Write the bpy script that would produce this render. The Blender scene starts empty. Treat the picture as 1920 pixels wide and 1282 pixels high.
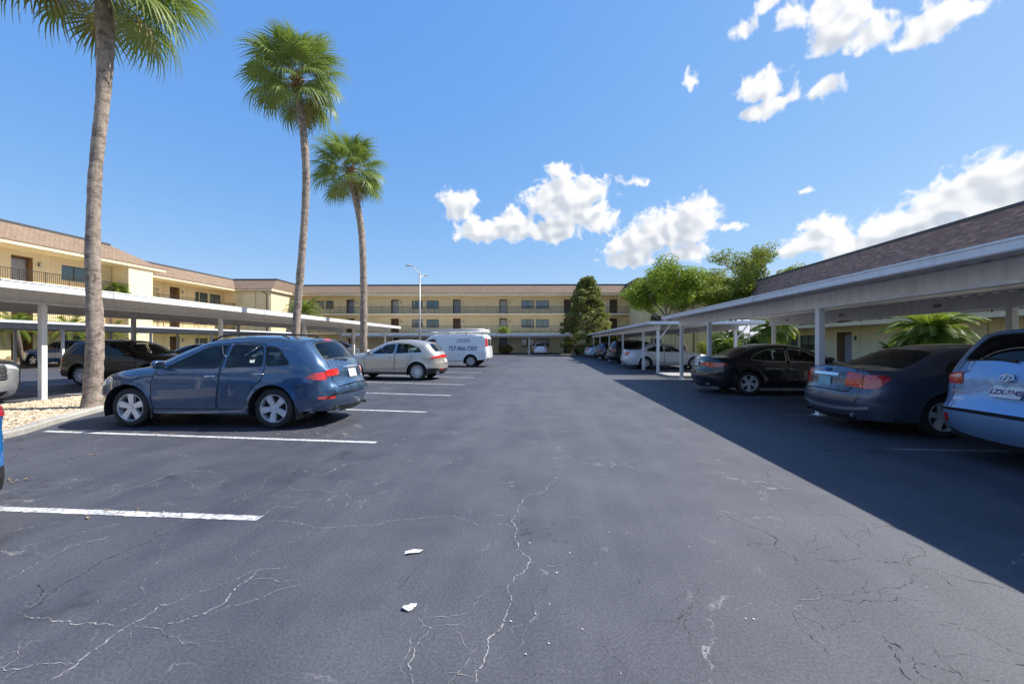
import bpy, bmesh, math, random
import numpy as np
from mathutils import Vector, Matrix
from mathutils.geometry import delaunay_2d_cdt
R = math.radians
scene = bpy.context.scene
COL = scene.collection

# ------------------------------------------------------------------ camera
FPX, CAMH = 760.0, 1.5                  # focal length in px of a 1920 px wide frame, eye height
YAW = math.atan(58.0 / FPX)             # the drive aisle runs along +Y, the lens looks a little left of it
cam_d = bpy.data.cameras.new('camera')
cam_d.sensor_width = 36.0
cam_d.lens = 36.0 * FPX / 1920.0
cam_d.shift_y = 3.0 / 1920.0
cam_d.clip_start = 0.05
cam_d.clip_end = 3000.0
cam = bpy.data.objects.new('camera', cam_d)
COL.objects.link(cam)
cam.location = (0, 0, CAMH)
cam.rotation_euler = (R(90), 0, YAW)
scene.camera = cam

def G(u, v):
    """ground point that stands at this place of the photograph (measuring aid)"""
    D = FPX * CAMH / (v - 644.0)
    return P(u, D)
def P(u, D, z=0.0):
    xc = (u - 960.0) / FPX * D
    return Vector((xc * math.cos(YAW) - D * math.sin(YAW), xc * math.sin(YAW) + D * math.cos(YAW), z))

# ------------------------------------------------------------------ sun and sky
SUNDIR = Vector((0.833, 0.25, 1.0)).normalized()      # towards the sun
sun_el = math.asin(SUNDIR.z)
sun_az = math.atan2(SUNDIR.x, SUNDIR.y)               # clockwise from +Y
sd = bpy.data.lights.new('sun', 'SUN')
sd.energy = 4.0
sd.angle = R(0.53)
sd.color = (1.0, 0.95, 0.86)
so = bpy.data.objects.new('sun', sd)
COL.objects.link(so)
so.rotation_euler = (-SUNDIR).to_track_quat('-Z', 'Y').to_euler()

vs = scene.view_settings
vs.view_transform = 'Standard'
vs.look = 'None'
vs.exposure = 1.0
vs.gamma = 1.0
vs.use_curve_mapping = False
scene.render.engine = 'CYCLES'
scene.cycles.use_denoising = True
scene.cycles.max_bounces = 8
scene.cycles.transparent_max_bounces = 24
scene.cycles.glossy_bounces = 4
scene.cycles.caustics_reflective = False
scene.cycles.caustics_refractive = False

class NT:
    """small node-tree writer"""
    def __init__(s, tree):
        s.t = tree
    def n(s, kind, ins=None, **kw):
        nd = s.t.nodes.new(kind)
        for k, v in kw.items():
            setattr(nd, k, v)
        for k, v in (ins or {}).items():
            s.set(nd.inputs[k], v)
        return nd
    def set(s, sock, v):
        if isinstance(v, bpy.types.NodeSocket):
            s.t.links.new(v, sock)
        else:
            if hasattr(sock, 'default_value'):
                if isinstance(v, (tuple, list)) and len(v) == 3 and len(sock.default_value) == 4:
                    v = (*v, 1.0)
                sock.default_value = v
    def m(s, op, a, b=None, c=None, clamp=False):
        nd = s.t.nodes.new('ShaderNodeMath')
        nd.operation = op
        nd.use_clamp = clamp
        for i, v in enumerate((a, b, c)):
            if v is not None:
                s.set(nd.inputs[i], v)
        return nd.outputs[0]
    def vm(s, op, a, b=None):
        nd = s.t.nodes.new('ShaderNodeVectorMath')
        nd.operation = op
        s.set(nd.inputs[0], a)
        if b is not None:
            s.set(nd.inputs[1], b)
        return nd.outputs['Value'] if op in ('LENGTH', 'DOT_PRODUCT', 'DISTANCE') else nd.outputs[0]
    def mix(s, f, a, b, mode='MIX'):
        nd = s.t.nodes.new('ShaderNodeMix')
        nd.data_type = 'RGBA'
        nd.blend_type = mode
        s.set(nd.inputs[0], f)
        s.set(nd.inputs[6], a)
        s.set(nd.inputs[7], b)
        return nd.outputs[2]
    def ramp(s, f, lo, hi, a=0.0, b=1.0, smooth=True):
        nd = s.t.nodes.new('ShaderNodeMapRange')
        nd.interpolation_type = 'SMOOTHSTEP' if smooth else 'LINEAR'
        for i, v in enumerate((f, lo, hi, a, b)):
            s.set(nd.inputs[i], v)
        return nd.outputs[0]
    def noise(s, vec, scale, detail=4.0, rough=0.55, col=False):
        nd = s.n('ShaderNodeTexNoise', {'Scale': scale, 'Detail': detail, 'Roughness': rough})
        if vec is not None:
            s.set(nd.inputs['Vector'], vec)
        return nd.outputs['Color' if col else 'Fac']

world = bpy.data.worlds.new('World')
scene.world = world
world.use_nodes = True
wt = world.node_tree
wt.nodes.clear()
w = NT(wt)
sky = w.n('ShaderNodeTexSky', sky_type='NISHITA', sun_disc=False, sun_elevation=sun_el, sun_rotation=sun_az,
          altitude=5.0, air_density=1.0, dust_density=0.35, ozone_density=2.2)
hsv = w.n('ShaderNodeHueSaturation', {'Hue': 0.5, 'Saturation': 1.12, 'Value': 1.0, 'Color': sky.outputs[0]})
skyt = w.mix(1.0, hsv.outputs[0], (0.90, 1.03, 1.10), 'MULTIPLY')
# the camera's soft shoulder: each channel of the clear sky is compressed, alike in every direction
sksep = w.n('ShaderNodeSeparateColor', {0: skyt})
skyt = w.n('ShaderNodeCombineColor', {0: w.m('MULTIPLY', w.m('POWER', sksep.outputs[0], .75), 1.0), 1: w.m('MULTIPLY', w.m('POWER', sksep.outputs[1], .50), 1.47), 2: w.m('MULTIPLY', w.m('POWER', sksep.outputs[2], .18), 3.38)}).outputs[0]
dirv = w.n('ShaderNodeTexCoord').outputs['Generated']
sx = w.n('ShaderNodeSeparateXYZ', {0: dirv})
az = w.m('ARCTAN2', sx.outputs[0], sx.outputs[1])
el = w.m('ARCSINE', sx.outputs[2])
pae = w.n('ShaderNodeCombineXYZ', {0: az, 1: el, 2: 0.0}).outputs[0]
def sky_ae(u, v):
    xc, yc = (u - 960.0) / FPX, (644.0 - v) / FPX
    a = math.atan(xc) - YAW
    return a, math.atan2(yc, math.hypot(1.0, xc))
# cumulus banks: place in the sky (azimuth, elevation), half width and half height in radians, weight
banks = []
def bank(u, v, hw, hh, wgt=1.0):
    a, e = sky_ae(u, v)
    k = math.cos(e) / FPX * math.cos(math.atan((u - 960.0) / FPX))
    banks.append((a, e, hw * k * 0.90, hh * k * 0.90, wgt))
for b_ in ((862, 392, 50, 42), (900, 440, 72, 34), (960, 425, 74, 52), (1062, 378, 98, 66), (1000, 440, 120, 36), (1105, 412, 78, 40), (1052, 322, 38, 20, .8),
           (1212, 455, 96, 44), (1262, 436, 88, 60), (1305, 408, 52, 52), (1180, 486, 66, 26), (1280, 480, 90, 34), (1375, 418, 34, 14, .7),
           (1550, 440, 76, 46), (1510, 468, 62, 38), (1600, 470, 76, 46), (1680, 425, 80, 60), (1790, 380, 130, 78), (1900, 345, 130, 88), (2050, 320, 160, 100), (1730, 440, 130, 60), (1860, 420, 150, 80),
           (1570, 62, 84, 58), (1640, 70, 70, 40), (1545, 20, 52, 40), (1760, 40, 110, 44), (1810, 20, 60, 34), (1430, 165, 66, 34), (1420, 212, 46, 20), (1455, 190, 42, 20, .85), (1540, 176, 52, 30), (1297, 150, 32, 30, .75),
           (1390, 62, 34, 26, .7), (1492, 40, 40, 40, .68), (1450, 8, 46, 26, .75), (1185, 345, 46, 13, .6), (1498, 355, 18, 12, .7)):
    bank(*b_)
rs = random.Random(5)
for i in range(22):                                   # the same kind of sky all the way round
    a = YAW + R(75) + (i + rs.random() * .7) / 22 * R(205)
    e = R(rs.choice((9, 12, 15, 20, 30, 42)))
    banks.append((a if a < math.pi else a - 2 * math.pi, e, R(rs.uniform(4, 10)), R(rs.uniform(2.5, 5)), 1.0))
def cloud_sheet(banks, Wd=4096, Hd=1024):
    """cumulus painted on the sky sphere, rows = elevation 0..90 deg, columns = azimuth -180..180 deg; returns light 0..1 and cover 0..1"""
    f4 = np.float32
    rows = int(Hd * .80)
    az = ((np.arange(Wd) + .5) / Wd * 2 * np.pi - np.pi).astype(f4)[None, :]
    el = ((np.arange(rows) + .5) / Hd * np.pi / 2).astype(f4)[:, None]
    rg = np.random.default_rng(77)
    tab = rg.random((256, 256), dtype=np.float32)
    def vn(x, y):
        xi = np.floor(x).astype(np.int32); yi = np.floor(y).astype(np.int32)
        fx = x - xi; fy = y - yi
        fx = fx * fx * fx * (fx * (fx * 6 - 15) + 10); fy = fy * fy * fy * (fy * (fy * 6 - 15) + 10)
        xi &= 255; yi &= 255; x1 = (xi + 1) & 255; y1 = (yi + 1) & 255
        a = tab[yi, xi]; a += (tab[yi, x1] - a) * fx
        b = tab[y1, xi]; b += (tab[y1, x1] - b) * fx
        return a + (b - a) * fy
    K = 256 / (2 * np.pi)                                  # base lattice, periodic round the horizon
    X0 = az * np.ones_like(el); Y0 = el * np.ones_like(az)
    def fbm(x, y, f, oct_, g=.5, billow=False):
        s = np.zeros_like(x); a = 1.0; t = 0.0
        for o in range(oct_):
            n = vn(x * K * f + o * 17.3, y * K * f + o * 9.1)
            if billow: n = 1 - np.abs(2 * n - 1)
            s += a * n; t += a; a *= g; f *= 2.03
        return s / t
    wx = fbm(X0, Y0, .35, 4) - .5; wy = fbm(X0 + 3, Y0 + 5, .35, 4) - .5
    Xw, Yw = X0 + wx * .050, Y0 + wy * .040
    acc = np.full_like(X0, -1.0)
    rel = np.zeros_like(X0)
    for a, e, hw, hh, wg in banks:
        c0 = int((a - 2.2 * hw + np.pi) / (2 * np.pi) * Wd); c1 = int((a + 2.2 * hw + np.pi) / (2 * np.pi) * Wd) + 1
        r0 = max(0, int((e - 2.4 * hh) / (np.pi / 2) * Hd)); r1 = min(rows, int((e + 2.4 * hh) / (np.pi / 2) * Hd) + 1)
        cols = np.arange(c0, c1) % Wd
        if r1 <= r0: continue
        sub_ = np.ix_(np.arange(r0, r1), cols)
        dx = Xw[sub_] - a
        dx = (dx + np.pi) % (2 * np.pi) - np.pi
        dy = (Yw[sub_] - e) / hh
        dy = np.where(dy < 0, dy * 1.35, dy)                # flatter bases
        d = (1 - np.sqrt((dx / hw) ** 2 + dy ** 2)) * wg
        old = acc[sub_]
        k = .16; h = np.maximum(k - np.abs(old - d), 0) / k
        acc[sub_] = np.maximum(old, d) + h * h * k * .25
    big = fbm(Xw, Yw, .62, 2, .5, True); mid = fbm(Xw, Yw, 1.25, 3, .5, True); fine = fbm(Xw, Yw, 2.6, 4, .55, True)
    wsp = fbm(X0 + wx * .3, Y0 + wy * .3, .9, 6, .6)
    den = acc * 1.95 - .20 + (big - .60) * 1.15 + (mid - .60) * .70 + (fine - .60) * .40 + (wsp - .5) * .60
    cov = np.clip((den - .0) / .74, 0, 1); cov = cov * cov * (3 - 2 * cov)
    thick = np.clip(den, 0, 1.4)
    def shift(t, sx, sy):
        q = np.roll(t, -sx, axis=1); o = np.zeros_like(q)
        if sy > 0: o[:rows - sy] = q[sy:]
        else: o = q
        return o
    # light marched towards the sun, up and to the right
    sh = np.zeros_like(den)
    for st, wgt in ((5, .6), (10, .8), (18, 1.0), (28, 1.0), (42, 1.0), (60, .9)):
        sh += wgt * shift(thick, int(st * .7), st)
    # relief of the puffs
    hgt = big * .9 + mid * .55 + fine * .22 + np.clip(acc, -.2, 1) * .25
    def blur(t, r_):
        for ax in (0, 1):
            c = np.cumsum(np.concatenate([np.take(t, [0] * (r_ + 1), ax), t, np.take(t, [-1] * r_, ax)], ax), ax, dtype=np.float64)
            n = t.shape[ax]
            t = ((np.take(c, range(2 * r_ + 1, 2 * r_ + 1 + n), ax) - np.take(c, range(0, n), ax)) / (2 * r_ + 1)).astype(np.float32)
        return t
    hb = blur(blur(hgt, 3), 3)
    rel = (hb - shift(hb, 6, 9)) * 1.7
    light = .30 + .70 * np.exp(-blur(sh, 4) * .27)
    light = np.clip(light + np.clip(rel, -.26, .22) * np.clip(thick * 1.5, 0, 1) + .30 * (1 - np.clip(thick * 1.6, 0, 1)) + .06, 0, 1)
    L = np.zeros((Hd, Wd), f4); C = np.zeros((Hd, Wd), f4)
    L[:rows] = light; C[:rows] = cov
    return L, C
cl_L, cl_C = cloud_sheet(banks)
cimg = bpy.data.images.new('cumulus', 4096, 1024, alpha=False, float_buffer=False)
cimg.colorspace_settings.name = 'Non-Color'
cbuf = np.ones((1024, 4096, 4), np.float32)
cbuf[..., 0] = cl_L; cbuf[..., 1] = cl_C
cimg.pixels.foreach_set(cbuf.ravel())
cimg.update()
del cbuf
cuv = w.n('ShaderNodeCombineXYZ', {0: w.m('MULTIPLY_ADD', az, 1 / (2 * math.pi), .5), 1: w.m('MULTIPLY', el, 2 / math.pi), 2: 0.0}).outputs[0]
ctex = w.n('ShaderNodeTexImage', {'Vector': cuv}, image=cimg, interpolation='Cubic', extension='EXTEND')
csep = w.n('ShaderNodeSeparateColor', {0: ctex.outputs[0]})
alpha = w.m('MULTIPLY', csep.outputs[1], w.ramp(el, 0.0, 0.01))
ccol = w.mix(csep.outputs[0], (2.2, 2.55, 3.1), (5.3, 5.3, 5.3))
skyc = w.mix(w.m('MULTIPLY', alpha, 0.97), skyt, ccol)
bg = w.n('ShaderNodeBackground', {'Color': skyc, 'Strength': 0.10})
world.cycles.sampling_method = 'MANUAL'
world.cycles.sample_map_resolution = 1024
wo = w.n('ShaderNodeOutputWorld', {'Surface': bg.outputs[0]})

# ------------------------------------------------------------------ helpers
MATS = {}
def mat(name, col, rough=0.6, metal=0.0, var=0.0, vscale=6.0, col2=None, bump=0.0, bscale=40.0, coat=0.0, spec=0.5, aniso=None, detail=5.0, sheen=0.0):
    """procedural principled material: two tones mixed by noise, fine relief"""
    if name in MATS:
        return MATS[name]
    mt = bpy.data.materials.new(name)
    mt.use_nodes = True
    n = NT(mt.node_tree)
    b = mt.node_tree.nodes['Principled BSDF']
    tc = n.n('ShaderNodeTexCoord').outputs['Object']
    n.set(b.inputs['Roughness'], rough)
    n.set(b.inputs['Metallic'], metal)
    n.set(b.inputs['Specular IOR Level'], spec)
    if coat:
        n.set(b.inputs['Coat Weight'], coat)
        n.set(b.inputs['Coat Roughness'], 0.04)
    if var > 0 or col2 is not None:
        if col2 is None:
            col2 = tuple(c * (1 - var) for c in col)
        v = tc
        if aniso:
            v = n.vm('MULTIPLY', tc, aniso)
        f = n.ramp(n.noise(v, vscale, detail, 0.6), 0.3, 0.7)
        n.set(b.inputs['Base Color'], n.mix(f, col, col2))
    else:
        n.set(b.inputs['Base Color'], col)
    if bump > 0:
        v = tc if not aniso else n.vm('MULTIPLY', tc, aniso)
        bp = n.n('ShaderNodeBump', {'Strength': bump, 'Distance': 0.02, 'Height': n.noise(v, bscale, 4.0)})
        n.set(b.inputs['Normal'], bp.outputs[0])
    MATS[name] = mt
    return mt

def mkmesh(name, verts, faces, m=None, smooth=False):
    me = bpy.data.meshes.new(name)
    me.from_pydata([tuple(v) for v in verts], [], faces)
    if m is not None:
        for x in (m if isinstance(m, (list, tuple)) else [m]):
            me.materials.append(x)
    if smooth:
        me.shade_smooth()
    return me
def link(name, me, parent=None, loc=None, rot=None, scale=None):
    o = bpy.data.objects.new(name, me)
    COL.objects.link(o)
    if parent is not None:
        o.parent = parent
    if loc is not None:
        o.location = loc
    if rot is not None:
        o.rotation_euler = rot
    if scale is not None:
        o.scale = scale
    return o
def tag(o, label=None, cat=None, group=None, kind=None):
    if label: o['label'] = label
    if cat: o['category'] = cat
    if group: o['group'] = group
    if kind: o['kind'] = kind
    return o
def thing(name, label, cat, loc=(0, 0, 0), rz=0.0, group=None):
    o = link(name, None, None, loc, (0, 0, rz))
    o.empty_display_size = 0.3
    return tag(o, label, cat, group)
def copy_tree(o, parent=None):
    c = o.copy()
    COL.objects.link(c)
    c.parent = parent
    for ch in o.children:
        copy_tree(ch, c)
    return c

class MB:
    """collects shapes into one mesh"""
    def __init__(s):
        s.v, s.f, s.mi = [], [], []
    def add(s, vs, fs, mi=0):
        k = len(s.v)
        s.v += [tuple(p) for p in vs]
        s.f += [tuple(i + k for i in f) for f in fs]
        s.mi += [mi] * len(fs)
        return s
    def box(s, x0, x1, y0, y1, z0, z1, mi=0):
        if x0 > x1: x0, x1 = x1, x0
        if y0 > y1: y0, y1 = y1, y0
        if z0 > z1: z0, z1 = z1, z0
        return s.add([(x0, y0, z0), (x1, y0, z0), (x1, y1, z0), (x0, y1, z0), (x0, y0, z1), (x1, y0, z1), (x1, y1, z1), (x0, y1, z1)],
                     [(0, 3, 2, 1), (4, 5, 6, 7), (0, 1, 5, 4), (1, 2, 6, 5), (2, 3, 7, 6), (3, 0, 4, 7)], mi)
    def rbox(s, x0, x1, y0, y1, z0, z1, r=0.02, mi=0):
        """box with chamfered edges"""
        bm = bmesh.new()
        bmesh.ops.create_cube(bm, size=1.0)
        for v in bm.verts:
            v.co = Vector(((x0 + x1) / 2 + v.co.x * abs(x1 - x0), (y0 + y1) / 2 + v.co.y * abs(y1 - y0), (z0 + z1) / 2 + v.co.z * abs(z1 - z0)))
        bmesh.ops.bevel(bm, geom=list(bm.edges), offset=r, segments=2, profile=0.6, affect='EDGES')
        bm.verts.ensure_lookup_table()
        for i, v in enumerate(bm.verts): v.index = i
        s.add([v.co for v in bm.verts], [tuple(v.index for v in f.verts) for f in bm.faces], mi)
        bm.free()
        return s
    def tube(s, pts, rad, n=8, cap=True, mi=0):
        pts = [Vector(p) for p in pts]
        if not isinstance(rad, (list, tuple)): rad = [rad] * len(pts)
        k = len(s.v); vs, fs = [], []
        up = None
        for i, p in enumerate(pts):
            t = (pts[min(i + 1, len(pts) - 1)] - pts[max(i - 1, 0)]).normalized()
            if up is None:
                up = Vector((0, 0, 1)) if abs(t.z) < .9 else Vector((1, 0, 0))
            a = t.cross(up)
            if a.length < 1e-4:
                a = t.cross(Vector((0.3, 1, 0.2)))
            a.normalize()
            b = a.cross(t).normalized()
            up = b
            for j in range(n):
                q = 2 * math.pi * j / n
                vs.append(p + a * math.cos(q) * rad[i] + b * math.sin(q) * rad[i])
        for i in range(len(pts) - 1):
            for j in range(n):
                fs.append((i * n + j, i * n + (j + 1) % n, (i + 1) * n + (j + 1) % n, (i + 1) * n + j))
        if cap:
            fs.append(tuple(range(n))[::-1])
            fs.append(tuple((len(pts) - 1) * n + j for j in range(n)))
        return s.add(vs, fs, mi)
    def lathe(s, prof, n=32, axis='y', org=(0, 0, 0), mi=0, close=False):
        """prof: (axial, radius)"""
        vs, fs = [], []
        for a, r in prof:
            for j in range(n):
                q = 2 * math.pi * j / n
                if axis == 'y': vs.append((org[0] + r * math.cos(q), org[1] + a, org[2] + r * math.sin(q)))
                elif axis == 'z': vs.append((org[0] + r * math.cos(q), org[1] + r * math.sin(q), org[2] + a))
                else: vs.append((org[0] + a, org[1] + r * math.cos(q), org[2] + r * math.sin(q)))
        m_ = len(prof)
        for i in range(m_ if close else m_ - 1):
            for j in range(n):
                fs.append((i * n + j, i * n + (j + 1) % n, ((i + 1) % m_) * n + (j + 1) % n, ((i + 1) % m_) * n + j))
        return s.add(vs, fs, mi)
    def quad(s, a, b, c, d, mi=0):
        return s.add([a, b, c, d], [(0, 1, 2, 3)], mi)
    def prism(s, poly, z0, z1, mi=0):
        n = len(poly)
        return s.add([(x, y, z0) for x, y in poly] + [(x, y, z1) for x, y in poly],
                     [tuple(range(n))[::-1], tuple(range(n, 2 * n))] + [(i, (i + 1) % n, n + (i + 1) % n, n + i) for i in range(n)], mi)
    def mesh(s, name, m, smooth=False):
        me = mkmesh(name, s.v, s.f, m, smooth)
        if any(s.mi):
            me.polygons.foreach_set('material_index', s.mi)
        return me
    def build(s, name, m, parent=None, smooth=False, **kw):
        return link(name, s.mesh(name, m, smooth), parent, **kw)

def text_obj(name, txt, size, m, parent, loc, rot, ext=0.002, align='CENTER', bold=0.0, sx=1.0):
    cu = bpy.data.curves.new(name, 'FONT')
    cu.body = txt
    cu.size = size
    cu.extrude = ext
    cu.offset = bold
    cu.align_x = align
    cu.align_y = 'CENTER'
    t = bpy.data.objects.new(name, cu)
    COL.objects.link(t)
    dg = bpy.context.evaluated_depsgraph_get()
    me = bpy.data.meshes.new_from_object(t.evaluated_get(dg))
    bpy.data.objects.remove(t)
    me.materials.clear(); me.materials.append(m)
    return link(name, me, parent, loc, rot, (sx, 1, 1))

# ------------------------------------------------------------------ vehicles
def catmull(pts, step=0.06):
    """smooth curve through pts; a point with a third value is a corner"""
    out = []
    n = len(pts)
    q = [np.array(p[:2], float) for p in pts]
    sharp = [len(p) > 2 for p in pts]
    for i in range(n - 1):
        p1, p2 = q[i], q[i + 1]
        p0 = q[i - 1] if i > 0 and not sharp[i] else p1 * 2 - p2
        p3 = q[i + 2] if i + 2 < n and not sharp[i + 1] else p2 * 2 - p1
        def tj(t, a, b): return t + max(np.linalg.norm(b - a), 1e-6) ** 0.5
        t0 = 0.0; t1 = tj(t0, p0, p1); t2 = tj(t1, p1, p2); t3 = tj(t2, p2, p3)
        m_ = max(2, int(math.ceil(np.linalg.norm(p2 - p1) / step)))
        for k in range(m_):
            t = t1 + (t2 - t1) * k / m_
            A1 = (t1 - t) / (t1 - t0) * p0 + (t - t0) / (t1 - t0) * p1
            A2 = (t2 - t) / (t2 - t1) * p1 + (t - t1) / (t2 - t1) * p2
            A3 = (t3 - t) / (t3 - t2) * p2 + (t - t2) / (t3 - t2) * p3
            B1 = (t2 - t) / (t2 - t0) * A1 + (t - t0) / (t2 - t0) * A2
            B2 = (t3 - t) / (t3 - t1) * A2 + (t - t1) / (t3 - t1) * A3
            out.append((t2 - t) / (t2 - t1) * B1 + (t - t1) / (t2 - t1) * B2)
    out.append(q[-1])
    return np.array(out)

def inpoly(px, py, poly):
    res = np.zeros(len(px), bool)
    n = len(poly)
    j = n - 1
    for i in range(n):
        xi, yi = poly[i]; xj, yj = poly[j]
        c = ((yi > py) != (yj > py))
        with np.errstate(divide='ignore', invalid='ignore'):
            xx = (xj - xi) * (py - yi) / ((yj - yi) if yj != yi else 1e-12) + xi
        res ^= c & (px < xx)
        j = i
    return res
def offset_poly(poly, d):
    n = len(poly)
    P_ = [np.array(p, float) for p in poly]
    area = sum(P_[i][0] * P_[(i + 1) % n][1] - P_[(i + 1) % n][0] * P_[i][1] for i in range(n))
    sg = 1 if area > 0 else -1
    out = []
    for i in range(n):
        a, b, c = P_[i - 1], P_[i], P_[(i + 1) % n]
        e1 = (b - a) / max(np.linalg.norm(b - a), 1e-9); e2 = (c - b) / max(np.linalg.norm(c - b), 1e-9)
        n1 = np.array([e1[1], -e1[0]]) * sg; n2 = np.array([e2[1], -e2[0]]) * sg
        k = 1 + float(n1 @ n2)
        mvec = (n1 + n2) / max(k, 0.35)
        out.append(tuple(b + mvec * d))
    return out
def roundp(poly, r=0.04, k=3):
    """round the corners of a polygon"""
    n = len(poly); out = []
    P_ = [np.array(p[:2], float) for p in poly]
    for i in range(n):
        a, b, c = P_[i - 1], P_[i], P_[(i + 1) % n]
        la, lc = np.linalg.norm(a - b), np.linalg.norm(c - b)
        ra = min(r, la * .45); rc = min(r, lc * .45)
        p1 = b + (a - b) / la * ra; p2 = b + (c - b) / lc * rc
        for j in range(k + 1):
            t = j / k
            out.append(tuple((1 - t) ** 2 * p1 + 2 * t * (1 - t) * b + t * t * p2))
    return out
def dens(poly, step=0.08):
    out = []
    n = len(poly)
    for i in range(n):
        a = np.array(poly[i]); b = np.array(poly[(i + 1) % n])
        m_ = max(1, int(np.linalg.norm(b - a) / step))
        for k in range(m_):
            out.append(tuple(a + (b - a) * k / m_))
    return out

def tessel(outline, regions, grid):
    """constrained triangulation of outline; returns verts and, for each triangle, the index of its region (-1: none)"""
    V, E = [], []
    def loop(poly):
        k = len(V)
        V.extend(Vector((float(p[0]), float(p[1]))) for p in poly)
        E.extend((k + i, k + (i + 1) % len(poly)) for i in range(len(poly)))
    loop(outline)
    for r in regions:
        loop(dens(r))
    o = np.array(outline)
    x0, y0 = o.min(0); x1, y1 = o.max(0)
    gx, gy = np.meshgrid(np.arange(x0 + grid / 2, x1, grid), np.arange(y0 + grid / 2, y1, grid))
    gx = (gx + (np.arange(gx.shape[0]) % 2)[:, None] * grid / 2).ravel(); gy = gy.ravel()
    ok = inpoly(gx, gy, outline)
    gx, gy = gx[ok], gy[ok]
    a = np.array([tuple(v) for v in V])
    if len(gx):
        dd = np.min(np.hypot(gx[:, None] - a[None, :, 0], gy[:, None] - a[None, :, 1]), axis=1)
        for x, y in zip(gx[dd > grid * .4], gy[dd > grid * .4]):
            V.append(Vector((float(x), float(y))))
    vv, _, ff, *_r = delaunay_2d_cdt(V, E, [], 0, 1e-5)
    vv = np.array([tuple(v) for v in vv]); ff = np.array([tuple(f) for f in ff if len(f) == 3])
    c = vv[ff].mean(axis=1)
    ins = inpoly(c[:, 0], c[:, 1], outline)
    ff, c = ff[ins], c[ins]
    rid = np.full(len(ff), -1)
    for i in range(len(regions) - 1, -1, -1):
        rid[inpoly(c[:, 0], c[:, 1], regions[i])] = i
    return vv, ff, rid

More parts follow.
